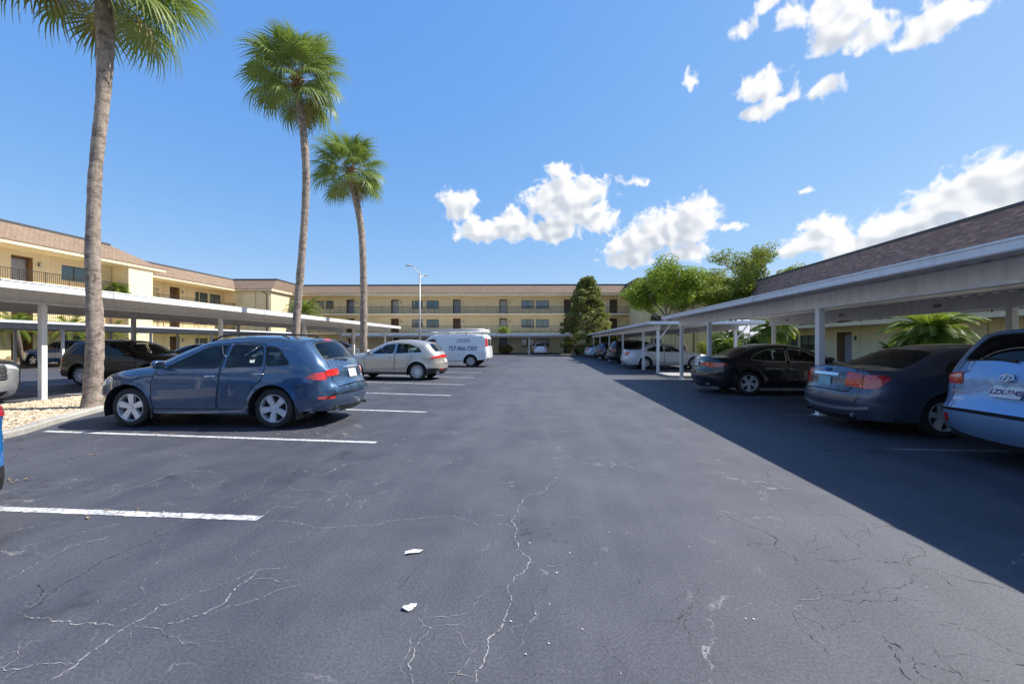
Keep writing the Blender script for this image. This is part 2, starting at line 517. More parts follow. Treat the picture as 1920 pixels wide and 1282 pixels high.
class CarShape:
    def __init__(s, sp):
        s.sp = sp
        s.prof = catmull(sp['prof'])
        s.hw = sp['hw']
        seg = np.diff(s.prof, axis=0)
        s.S = np.concatenate([[0], np.cumsum(np.hypot(seg[:, 0], seg[:, 1]))])
        t = np.gradient(s.prof, axis=0)
        t /= np.maximum(np.hypot(t[:, 0], t[:, 1])[:, None], 1e-9)
        nn = np.stack([t[:, 1], -t[:, 0]], 1)       # outward for front -> top -> rear order
        if nn[len(nn) // 2][1] < 0: nn = -nn
        for _ in range(2):
            nn[1:-1] = (nn[:-2] + nn[1:-1] * 2 + nn[2:]) / 4
        s.N = nn / np.hypot(nn[:, 0], nn[:, 1])[:, None]
        s.x0, s.x1 = s.prof[:, 0].min(), s.prof[:, 0].max()
        s.H = s.prof[:, 1].max()
        s.W = s.y(s.prof[:, 0], s.prof[:, 1])
        s.Wn = float(s.hw * 0.85)
    def dist(s, x, z):
        a, b = s.prof[:-1], s.prof[1:]
        ab = b - a
        out = np.full(len(x), 9.0)
        for i in range(0, len(x), 4000):
            p = np.stack([x[i:i + 4000], z[i:i + 4000]], 1)
            t = ((p[:, None] - a[None]) * ab[None]).sum(2) / np.maximum((ab * ab).sum(1), 1e-9)[None]
            q = a[None] + np.clip(t, 0, 1)[..., None] * ab[None]
            out[i:i + 4000] = np.sqrt(((p[:, None] - q) ** 2).sum(2)).min(1)
        return out
    def y(s, x, z):
        sp = s.sp
        x = np.asarray(x, float); z = np.asarray(z, float)
        zb = sp['belt'][0] + sp['belt'][1] * x
        zw = sp.get('zw', 0.62)
        lo = 1 - sp.get('tuck', 0.10) * np.clip((zw - z) / zw, 0, 1) ** 2
        mid = 1 - 0.035 * np.clip((z - zw) / np.maximum(zb - zw, .1), 0, 1) ** 2
        tm = sp.get('tumble', 0.17)
        up = tm * np.clip((z - zb) / np.maximum(s.H - zb, .2), 0, 1.2)
        v = np.minimum(lo, mid) - up
        fa, fl = sp.get('planf', (0.34, 0.95)); ra, rl = sp.get('planr', (0.20, 0.75))
        uf = np.clip(1 - (s.x1 - x) / fl, 0, 1); ur = np.clip(1 - (x - s.x0) / rl, 0, 1)
        v = v * (1 - fa * uf ** 2.3) * (1 - ra * ur ** 2.3)
        yy = s.hw * v
        # character lines and wheel-arch flares
        for (zc, sl, wd, am) in sp.get('lines', [(0.80, 0.02, 0.05, 0.012)]):
            yy = yy + am * np.exp(-((z - (zc - sl * x)) / wd) ** 2) * (1 - uf ** 2)
        for xw in (sp['xf'], sp['xr']):
            r_ = np.hypot(x - xw, z - sp['Rw'])
            yy = yy + 0.018 * np.exp(-((r_ - sp['Ra']) / 0.05) ** 2) * (z < sp['Ra'] + sp['Rw'] + .08)
        d = s.dist(x.ravel(), z.ravel()).reshape(x.shape)
        rr, RR = sp.get('edge', (0.075, 0.14))
        yy = yy - rr * np.clip(1 - d / RR, 0, 1) ** 2
        return yy
    def side_outline(s):
        sp = s.sp
        out = [tuple(p) for p in s.prof]
        fx, fz = s.prof[0]; rx, rz = s.prof[-1]
        zs = sp['sill']
        def arch(xw):
            Rr = sp['Ra']; zc = sp['Rw']
            a0 = math.asin(max(-1, min(1, (zs - zc) / Rr)))
            n = 16
            return [(xw - Rr * math.cos(a0 + (math.pi - 2 * a0) * k / n), zc + Rr * math.sin(a0 + (math.pi - 2 * a0) * k / n)) for k in range(n + 1)]
        ra = arch(sp['xr']); fa = arch(sp['xf'])
        out += [(ra[0][0], max(zs, rz))] if abs(ra[0][0] - rx) > .05 else []
        out += ra
        n = 24
        out += [(ra[-1][0] + (fa[0][0] - ra[-1][0]) * k / n, zs) for k in range(1, n)]
        out += fa
        return out
    def sat(s, x, z):
        return float(s.S[np.argmin((s.prof[:, 0] - x) ** 2 + (s.prof[:, 1] - z) ** 2)])
    def srear(s, z):
        i0 = int(np.argmax(s.prof[:, 1]))
        sub = s.prof[i0:]
        return float(s.S[i0 + int(np.argmin(np.abs(sub[:, 1] - z)))])
    def sfront(s, z):
        i0 = int(np.argmax(s.prof[:, 1]))
        sub = s.prof[:i0]
        return float(s.S[int(np.argmin(np.abs(sub[:, 1] - z)))])
    def strip(s, sv, yy, lift=0.0):
        """(arc length, across) -> points"""
        sp = s.sp
        px = np.interp(sv, s.S, s.prof[:, 0]); pz = np.interp(sv, s.S, s.prof[:, 1])
        nx = np.interp(sv, s.S, s.N[:, 0]); nz = np.interp(sv, s.S, s.N[:, 1])
        wv = np.interp(sv, s.S, s.W)
        t = yy / s.Wn
        ce = np.where(nx > 0, sp.get('cf', 0.20), sp.get('cr', 0.13))
        c = sp.get('crown', 0.05) + (ce - sp.get('crown', 0.05)) * np.clip(np.abs(nx), 0, 1) ** 1.6
        k = c * (1 - np.abs(t) ** 2.6) + lift
        for (sc, sw, y0, am) in s.creases:
            k = k + am * np.exp(-((sv - sc) / sw) ** 2) * (np.abs(yy) < y0)
        return np.stack([px + nx * k, t * wv, pz + nz * k], 1)
    creases = ()

RIMS = {}
def wheel_meshes(Rw, wd, style, rim_mat, tyre_mat, rr=0.70):
    key = (Rw, wd, style, rim_mat.name)
    if key in RIMS: return RIMS[key]
    ri = Rw * rr
    t = MB()
    h = wd / 2
    t.lathe([(-h * .8, ri * .98), (-h, ri + .012), (-h * 1.02, (ri + Rw) / 2), (-h * .93, Rw - .022), (-h * .78, Rw - .004), (-h * .4, Rw), (-h * .36, Rw - .008), (-h * .3, Rw), (h * .3, Rw), (h * .36, Rw - .008), (h * .4, Rw), (h * .78, Rw - .004), (h * .93, Rw - .022), (h * 1.02, (ri + Rw) / 2), (h, ri + .012), (h * .8, ri * .98)], 40, 'y')
    tm = t.mesh('wheel', tyre_mat, True)
    r = MB()
    # outer face towards +y
    r.lathe([(h * .80, ri * 1.0), (h * .96, ri * .985), (h * .97, ri * .95), (h * .80, ri * .92), (h * .2, ri * .90), (-h * .8, ri * .95)], 40, 'y')
    r.lathe([(h * .10, ri * .9), (h * .05, ri * .3), (h * .05, .001)], 28, 'y', mi=1)
    r.lathe([(h * .62, ri * .20), (h * .78, ri * .17), (h * .82, ri * .10), (h * .82, .001)], 20, 'y')
    nsp, w0, w1 = {'five': (5, .15, .235), 'ten': (10, .085, .12), 'multi': (15, .06, .085), 'twin': (10, .085, .075), 'steel': (8, .20, .24)}[style]
    for k in range(nsp):
        a = 2 * math.pi * k / nsp + math.pi / 2
        if style == 'twin': a += (0.14 if k % 2 else -0.14)
        ca, sa = math.cos(a), math.sin(a)
        def pt(rad, off, yv): return (rad * ca - off * sa, yv, rad * sa + off * ca)
        ra_, rb = ri * .12, ri * .945
        a0, a1 = ri * w0, ri * w1
        ytop0, ytop1 = h * .74, h * .86
        vs = [pt(ra_, -a0, ytop0), pt(ra_, a0, ytop0), pt(rb, a1, ytop1), pt(rb, -a1, ytop1),
              pt(ra_, -a0 * 1.15, h * .3), pt(ra_, a0 * 1.15, h * .3), pt(rb, a1 * 1.1, h * .5), pt(rb, -a1 * 1.1, h * .5)]
        r.add(vs, [(0, 1, 2, 3), (0, 4, 5, 1), (1, 5, 6, 2), (2, 6, 7, 3), (3, 7, 4, 0)])
    rm = r.mesh('rim', [rim_mat, MATS['brake']], False)
    RIMS[key] = (tm, rm)
    return tm, rm

def glass_mat(name, tint, refl=0.06, ior=1.5):
    if name in MATS: return MATS[name]
    mt = bpy.data.materials.new(name); mt.use_nodes = True
    n = NT(mt.node_tree); mt.node_tree.nodes.clear()
    tr = n.n('ShaderNodeBsdfTransparent', {'Color': tint})
    gl = n.n('ShaderNodeBsdfGlossy', {'Color': (1, 1, 1), 'Roughness': 0.015})
    fr = n.n('ShaderNodeFresnel', {'IOR': ior})
    f = n.m('ADD', n.m('MULTIPLY', fr.outputs[0], 1.0), refl - 0.04, clamp=True)
    mx = n.n('ShaderNodeMixShader', {0: f, 1: tr.outputs[0], 2: gl.outputs[0]})
    n.n('ShaderNodeOutputMaterial', {0: mx.outputs[0]})
    MATS[name] = mt
    return mt
def lamp_mat(name, col):
    return mat(name, col, 0.08, 0.0, coat=1.0, spec=0.8)
def paint(name, col, metal=0.35, rough=0.32, coat=1.0):
    dk = min(1.0, .12 + 6.0 * max(col))
    if name in MATS: return MATS[name]
    mt = bpy.data.materials.new(name); mt.use_nodes = True
    n = NT(mt.node_tree); b = mt.node_tree.nodes['Principled BSDF']
    tc = n.n('ShaderNodeTexCoord').outputs['Object']
    fl = n.noise(tc, 900.0, 1.0)
    dust = n.ramp(n.noise(tc, 3.5, 6.0, .65), .38, .8)
    sz = n.n('ShaderNodeSeparateXYZ', {0: tc}).outputs[2]
    low = n.ramp(sz, 0.15, 0.75, 0.09, 0.01)            # road dust clings to the sills
    c = n.mix(n.ramp(fl, .3, .7), tuple(x * .88 for x in col), tuple(min(1, x * 1.12) for x in col))
    c = n.mix(n.m('MULTIPLY', dust, n.m('MULTIPLY', low, dk)), c, (0.26, 0.24, 0.22))
    n.set(b.inputs['Base Color'], c)
    n.set(b.inputs['Metallic'], metal)
    n.set(b.inputs['Roughness'], n.m('ADD', rough, n.m('MULTIPLY', dust, .12)))
    n.set(b.inputs['Coat Weight'], coat)
    n.set(b.inputs['Coat Roughness'], n.m('MULTIPLY', n.m('ADD', dust, .15), .07))
    MATS[name] = mt
    return mt

mat('tyre', (0.018, 0.018, 0.019), 0.75, var=.35, vscale=9, col2=(0.035, 0.033, 0.031), bump=.2, bscale=60)
mat('rim_silver', (0.70, 0.71, 0.73), 0.34, 0.35, var=.12, vscale=20)
mat('rim_grey', (0.42, 0.43, 0.46), 0.36, 0.4, var=.15, vscale=20)
mat('rim_steel', (0.45, 0.46, 0.48), 0.42, 0.6, var=.25, vscale=12)
mat('brake', (0.03, 0.03, 0.032), 0.6, 0.4)
mat('black_plastic', (0.018, 0.018, 0.02), 0.5, var=.4, vscale=7, col2=(.03, .03, .03))
mat('underbody', (0.010, 0.010, 0.011), 0.9)
mat('cabin', (0.09, 0.088, 0.085), 0.8, var=.3, vscale=9)
mat('cabin_tan', (0.22, 0.18, 0.14), 0.8, var=.3, vscale=9)
mat('chrome', (0.72, 0.73, 0.75), 0.12, 1.0)
mat('gap', (0.006, 0.006, 0.007), 0.9)
def lens_mat(name, c0, c1):
    mt = mat(name, c0, 0.06, 0.0, coat=1.0, spec=0.8)
    n = NT(mt.node_tree); b = mt.node_tree.nodes['Principled BSDF']
    tc = n.n('ShaderNodeTexCoord').outputs['Object']
    wv = n.n('ShaderNodeTexWave', {'Vector': tc, 'Scale': 9.0, 'Distortion': 1.2, 'Detail': 1.0}, bands_direction='Z').outputs['Fac']
    cell = n.n('ShaderNodeTexVoronoi', {'Vector': n.vm('MULTIPLY', tc, (14, 14, 30)), 'Scale': 1.0}).outputs['Distance']
    f = n.m('MULTIPLY', n.ramp(wv, .25, .75), n.ramp(cell, .1, .6, .45, 1.0))
    n.set(b.inputs['Base Color'], n.mix(f, c0, c1))
    bp = n.n('ShaderNodeBump', {'Strength': .35, 'Distance': .004, 'Height': cell}); n.set(b.inputs['Normal'], bp.outputs[0])
    return mt
lens_mat('lamp_red', (0.72, 0.025, 0.018), (0.42, 0.010, 0.010))
lamp_mat('lamp_orange', (0.62, 0.10, 0.02))
lamp_mat('lamp_clear', (0.62, 0.64, 0.66))
mat('plate_white', (0.72, 0.74, 0.76), 0.4, var=.1, vscale=30)
mat('plate_teal', (0.10, 0.38, 0.45), 0.4, var=.3, vscale=30, col2=(.35, .55, .60))
mat('plate_ink', (0.10, 0.03, 0.10), 0.5)
mat('plate_ink_blue', (0.02, 0.05, 0.25), 0.5)
glass_mat('glass_clear', (0.90, 0.97, 0.94), .05, 1.42)
glass_mat('glass_tint', (0.55, 0.64, 0.61), .05, 1.38)
glass_mat('glass_dark', (0.08, 0.095, 0.10), .05, 1.36)

def tri_mesh(name, pts, tris, m, weld=True):
    used, inv = np.unique(tris.ravel(), return_inverse=True)
    me = mkmesh(name, pts[used], [tuple(int(i) for i in t) for t in inv.reshape(-1, 3)], m)
    return me

CAR_CACHE = {}
def car_geometry(key, sp):
    """all panels of a car: list of (part name, side sign, points, triangles, material key, offset kind)"""
    if key in CAR_CACHE: return CAR_CACHE[key]
    cs = CarShape(sp)
    cs.creases = [(cs.srear(z), w_, y0, a) for (z, w_, y0, a) in sp.get('rear_creases', [])]
    out = {}
    def put(name, pts, tris):
        if len(tris) == 0: return
        k = sum(len(p) for p, _ in out.get(name, []))
        out.setdefault(name, []).append((pts, tris))
    # --- flanks
    regs, names = [], []
    for nm, poly, kw in sp['side']:
        regs.append(poly); names.append((nm, kw))
    vv, ff, rid = tessel(cs.side_outline(), regs, 0.085)
    yv = cs.y(vv[:, 0], vv[:, 1])
    for r in np.unique(rid):
        tr = ff[rid == r]
        nm, kw = ('body', {}) if r < 0 else names[r]
        if nm == 'gap': continue
        off = kw.get('off', 0.0)
        for sg in (1, -1):
            if kw.get('only') and kw['only'] != sg: continue
            pts = np.stack([vv[:, 0], sg * (yv + off), vv[:, 1]], 1)
            t2 = tr
            a = pts[t2[:, 0]]; n_ = np.cross(pts[t2[:, 1]] - a, pts[t2[:, 2]] - a)
            flip = n_[:, 1] * sg < 0
            t2 = t2.copy(); t2[flip] = t2[flip][:, ::-1]
            put((nm, 0 if nm == 'body' else sg, r if nm in ('window', 'door') else 0), pts, t2)
    # --- top strip, nose and tail
    S_, Wn = cs.S, cs.Wn
    outline = [(float(a), -Wn) for a in S_] + [(float(S_[-1]), -Wn + 2 * Wn * k / 12) for k in range(1, 12)] + [(float(a), Wn) for a in S_[::-1]] + [(0.0, Wn - 2 * Wn * k / 12) for k in range(1, 12)]
    regs, names = [], []
    for nm, poly, kw in sp['strip'](cs):
        regs.append(poly); names.append((nm, kw))
    vv, ff, rid = tessel(outline, regs, 0.10)
    for r in np.unique(rid):
        tr = ff[rid == r]
        nm, kw = ('body', {}) if r < 0 else names[r]
        if nm == 'gap': continue
        pts = cs.strip(vv[:, 0], vv[:, 1], kw.get('off', 0.0))
        a = pts[tr[:, 0]]; n_ = np.cross(pts[tr[:, 1]] - a, pts[tr[:, 2]] - a)
        c = pts[tr].mean(axis=1)
        ctr = np.array([np.clip(c[:, 0], -.9, .9), 0 * c[:, 0], 0 * c[:, 0] + .6]).T
        flip = ((c - ctr) * n_).sum(1) < 0
        tr = tr.copy(); tr[flip] = tr[flip][:, ::-1]
        if nm == 'body':
            put(('body', 0, 0), pts, tr)
        elif kw.get('pair'):
            for sg in (1, -1):
                put((nm, sg, 0), pts, tr[c[:, 1] * sg > 0])
        else:
            put((nm, 0, r), pts, tr)
    res = {}
    for k, lst in out.items():
        pts = np.concatenate([p for p, _ in lst]); o = 0; ts = []
        for p, t in lst:
            ts.append(t + o); o += len(p)
        me = tri_mesh(k[0], pts, np.concatenate(ts), None)
        bm = bmesh.new(); bm.from_mesh(me)
        bmesh.ops.remove_doubles(bm, verts=bm.verts, dist=0.0015)
        for f in bm.faces: f.smooth = True
        if k[0] == 'body':
            for e in bm.edges:
                if len(e.link_faces) == 2 and e.calc_face_angle(0) > R(48): e.smooth = False
        bm.to_mesh(me); bm.free()
        res[k] = me
    CAR_CACHE[key] = (cs, res)
    return cs, res

PART_MAT = {'window': 'glass', 'windshield': 'glass_front', 'rear_window': 'glass_rear', 'trim': 'trim', 'taillight': 'lamp_red', 'headlight': 'lamp_clear', 'reverse_light': 'lamp_clear',
            'cladding': 'black_plastic', 'door': 'paint', 'body': 'paint', 'tailgate': 'paint', 'bonnet': 'paint', 'grille': 'black_plastic', 'brake_light': 'lamp_red', 'reflector': 'lamp_red',
            'bumper': 'paint', 'chrome_strip': 'chrome', 'side_marker': 'lamp_orange', 'lower_bumper': 'black_plastic', 'sunroof': 'glass_dark'}
def build_car(name, label, key, sp, loc, rz, pm, group=None, glass='glass_tint', glass_front='glass_clear', glass_rear='glass_dark', trim='black_plastic', rim='rim_silver', style='five', cabin='cabin', over=None, seats=True, handles='paint', mirror='paint', simple=False):
    cs, parts = car_geometry(key, sp)
    root = thing(name, label, 'car' if 'cat' not in sp else sp['cat'], loc, rz, group)
    mm = {'paint': pm, 'glass': MATS[glass], 'glass_front': MATS[glass_front], 'glass_rear': MATS[glass_rear], 'trim': MATS[trim]}
    mm.update({k: MATS[v] for k, v in (over or {}).items()})
    def M_(k):
        return mm[k] if k in mm else MATS[k]
    for (nm, sg, r), me0 in parts.items():
        me = me0.copy()
        me.materials.clear()
        me.materials.append(M_(nm) if nm in (over or {}) else M_(PART_MAT.get(nm, 'paint')))
        nn = {'trim': 'window_trim', 'gap': 'seam'}.get(nm, nm)
        link(nn, me, root)
    xf, xr, Rw = sp['xf'], sp['xr'], sp['Rw']
    # wheels
    wd = sp.get('wd', 0.225)
    tm, rm = wheel_meshes(Rw, wd, style, MATS[rim], MATS['tyre'])
    yw = float(cs.y(np.array([0.0]), np.array([Rw]))[0]) - wd / 2 - 0.025
    for x in (xf, xr):
        for sg in (1, -1):
            wh = link('wheel', tm, root, (x, sg * yw, Rw), (0, random.Random(hash((label, x, sg)) & 255).random() * .6, 0 if sg > 0 else math.pi))
            link('rim', rm, wh)
    # underside, wheel housings
    ub = MB()
    hw = cs.hw
    ub.box(xr + sp['Ra'] + .02, xf - sp['Ra'] - .02, -hw * .88, hw * .88, sp['sill'] - .03, sp['sill'] + .14)
    ub.box(cs.x0 + .16, xr - sp['Ra'] - .02, -hw * .78, hw * .78, sp['sill'] + .04, sp['sill'] + .20)
    ub.box(xf + sp['Ra'] + .02, cs.x1 - .20, -hw * .70, hw * .70, sp['sill'] + .0, sp['sill'] + .20)
    ub.box(xr - sp['Ra'], xr + sp['Ra'], -hw * .55, hw * .55, sp['sill'] + .05, sp['sill'] + .42)
    ub.box(xf - sp['Ra'], xf + sp['Ra'], -hw * .55, hw * .55, sp['sill'] + .02, sp['sill'] + .48)
    for x in (xf, xr):
        ub.tube([(x, -yw, Rw), (x, yw, Rw)], .05, 8)
        for sg in (1, -1):
            vs, fs = [], []
            Rr = sp['Ra'] + .015; n = 14
            for k in range(n + 1):
                a = -0.35 + (math.pi + .7) * k / n
                for yy in (hw * .52, float(cs.y(np.array([x]), np.array([Rw + sp['Ra'] * .98]))[0]) - .012):
                    vs.append((x + Rr * math.cos(a), sg * yy, Rw + Rr * math.sin(a)))
            for k in range(n):
                fs.append((2 * k, 2 * k + 1, 2 * k + 3, 2 * k + 2))
            ub.add(vs, fs)
            ub.add([(x + Rr * math.cos(a), sg * hw * .53, Rw + Rr * math.sin(a)) for a in [-.35 + (math.pi + .7) * k / n for k in range(n + 1)]], [tuple(range(n + 1))])
    ub.build('underbody', MATS['underbody'], root)
    # cabin
    zb = sp['belt'][0]
    if seats:
        cabm = MATS[cabin]
        it = MB()
        fl = sp['sill'] + .15
        xs = sp['seats']
        it.box(sp['cab'][0], sp['cab'][1], -hw * .80, hw * .80, fl, fl + .02)
        it.rbox(sp['cab'][1] - .05, sp['cab'][1] + .38, -hw * .80, hw * .80, zb - .30, zb - .03, .05)
        it.build('dashboard', MATS['cabin'], root, True)
        for sg in (1, -1):
            st = MB()
            st.rbox(xs[0] - .05, xs[0] + .45, sg * .38 - .24, sg * .38 + .24, fl, fl + .32, .06)
            a = MB(); a.rbox(-.07, .07, -.24, .24, 0, .62, .055); a.rbox(-.05, .05, -.12, .12, .66, .84, .04); a.rbox(-.012, .012, -.06, .06, .60, .68, .004)
            st.add([(xs[0] - .02 + x - z * .28, sg * .38 + y, fl + .24 + z) for x, y, z in a.v], a.f)
            st.build('seat', cabm, root, True)
        st = MB()
        st.rbox(xs[1] - .05, xs[1] + .45, -hw * .72, hw * .72, fl, fl + .32, .06)
        a = MB(); a.rbox(-.08, .08, -hw * .72, hw * .72, 0, .56, .05)
        for yy in (-.38, .38): a.rbox(-.05, .05, yy - .12, yy + .12, .58, .74, .04)
        st.add([(xs[1] - .02 + x - z * .30, y, fl + .24 + z) for x, y, z in a.v], a.f)
        st.build('rear_seat', cabm, root, True)
        sw = MB()
        cx, cy, cz = sp['cab'][1] - .16, .38, zb - .10
        sw.tube([(cx + .07 * math.sin(q) * 1.0, cy + .18 * math.cos(q), cz + .16 * math.sin(q)) for q in [2 * math.pi * k / 20 for k in range(21)]], .016, 6, False)
        sw.build('steering_wheel', MATS['cabin'], root, True)
    # mirrors and handles
    if 'mirror' in sp:
        mx, mz = sp['mirror']
        ym = float(cs.y(np.array([mx]), np.array([mz]))[0])
        for sg in (1, -1):
            a = MB()
            bm = bmesh.new(); bmesh.ops.create_icosphere(bm, subdivisions=3, radius=1.0)
            k = 0
            vs = []
            for v in bm.verts:
                c = v.co
                x = np.sign(c.x) * abs(c.x) ** .75 * .095
                if c.x < 0: x *= .45
                vs.append((mx + x, sg * (ym + .12 + np.sign(c.y) * abs(c.y) ** .7 * .10), mz + .07 + np.sign(c.z) * abs(c.z) ** .75 * .075))
            for i, v in enumerate(bm.verts): v.index = i
            a.add(vs, [tuple(v.index for v in f.verts)[::sg] for f in bm.faces]); bm.free()
            a.tube([(mx, sg * (ym - .02), mz - .0), (mx, sg * (ym + .07), mz + .03)], .028, 6)
            mo = a.build('mirror', M_(mirror), root, True)
            gl = MB()
            gl.quad((mx - .046, sg * (ym + .04), mz + .02), (mx - .046, sg * (ym + .20), mz + .02), (mx - .046, sg * (ym + .20), mz + .12), (mx - .046, sg * (ym + .04), mz + .12))
            gl.build('mirror_glass', MATS['chrome'], mo)
    for (hx, hz) in sp.get('handles', []):
        for sg in (1, -1):
            a = MB()
            pts = []
            for k in range(7):
                t = k / 6 * 2 - 1
                xx = hx + t * .105
                yh = float(cs.y(np.array([xx]), np.array([hz]))[0])
                pts.append((xx, sg * (yh + .030 * (1 - t ** 4) + .002), hz))
            a.tube(pts, [.009, .015, .016, .016, .016, .015, .009], 6)
            a.build('door_handle', M_(handles), root, True)
    return root, cs

def put_on_rear(cs, z, yy, lift=0.0):
    """point on the tail surface and a frame: x = to the right seen from behind, y = up, z = outwards"""
    s_ = cs.srear(z)
    e = 0.02
    p = cs.strip(np.array([s_, s_ - e, s_]), np.array([yy, yy, yy + .02]), lift)
    p0 = Vector(p[0]); up = (Vector(p[1]) - p0).normalized(); lf = (Vector(p[2]) - p0).normalized()
    rt = -lf
    n = rt.cross(up).normalized()
    up = n.cross(rt).normalized()
    return p0, Matrix((rt, up, n)).transposed()
def rear_plate(root, cs, z, w_=.31, h_=.155, base='plate_white', ink='plate_ink', txt=None, yy=0.0, txt2=None, tilt=None, size=.095):
    p, m = put_on_rear(cs, z, yy, 0.012)
    b = MB(); b.rbox(-w_ / 2, w_ / 2, -h_ / 2, h_ / 2, -.006, .006, .004)
    o = b.build('license_plate', MATS[base], root)
    o.matrix_local = Matrix.Translation(p) @ m.to_4x4()
    if txt:
        text_obj('plate_number', txt, size, MATS[ink], o, (0, -.012, .0075), (0, 0, 0), .001, bold=.003, sx=.92)
    if txt2:
        text_obj('plate_caption', txt2, .026, MATS[ink], o, (0, .056, .0075), (0, 0, 0), .001)
    return o

def std_strip(front, rear, extras=None, wsm=0.06):
    """windscreen and rear glass between profile points, plus extras(cs)"""
    def fn(cs):
        out = []
        (ax, az), (bx, bz) = front
        s0, s1 = cs.sat(ax, az), cs.sat(bx, bz)
        Wn = cs.Wn
        g = [(s0 + .03, -Wn * .90), (s1 - .03, -Wn * .90), (s1 - .03, Wn * .90), (s0 + .03, Wn * .90)]
        out.append(('windshield', roundp(g, .10), {'off': -.004}))
        out.append(('trim', roundp(offset_poly(g, .025), .11), {'off': -.002}))
        if rear:
            (cx, cz), (dx, dz) = rear[:2]
            k0, k1 = (rear[2], rear[3]) if len(rear) > 2 else (.82, .88)
            s2, s3 = cs.sat(cx, cz), cs.sat(dx, dz)
            g = [(s2 + .03, -Wn * k0), (s3 - .03, -Wn * k1), (s3 - .03, Wn * k1), (s2 + .03, Wn * k0)]
            out.append(('rear_window', roundp(g, .10), {'off': -.004}))
            out.append(('trim', roundp(offset_poly(g, .022), .11), {'off': -.002}))
        if extras:
            out = out + extras(cs)
        return out
    return fn
def both(cs, z0, z1, y0, y1, r=.03, zo0=None, zo1=None):
    """pair of patches on the tail: heights z0..z1 at the outside, zo0..zo1 at the inside, |y| from y1 (inside) to y0 (outside)"""
    zo0 = z0 if zo0 is None else zo0; zo1 = z1 if zo1 is None else zo1
    k = cs.Wn
    res = []
    for sg in (1, -1):
        res.append(roundp([(cs.srear(z0), sg * y0 * k), (cs.srear(z1), sg * y0 * k), (cs.srear(zo1), sg * y1 * k), (cs.srear(zo0), sg * y1 * k)], r))
    return res
def gapped(poly, r=.04, g=.006):
    """a panel and the shut line round it"""
    p = roundp(poly, r)
    return [('door', offset_poly(p, -g), {}), ('gap', offset_poly(p, g), {})]
def glazed(poly, r=.04, t=.022):
    p = roundp(poly, r)
    return ('window', p, {'off': -.006}), ('trim', offset_poly(p, t), {'off': -.001})
def flank(windows, doors, extra=(), r=.05, t=.020):
    out = list(extra)
    gl = [glazed(w_, r, t) for w_ in windows]
    out += [g[0] for g in gl] + [g[1] for g in gl]
    for d in doors:
        out += gapped(d)
    return out

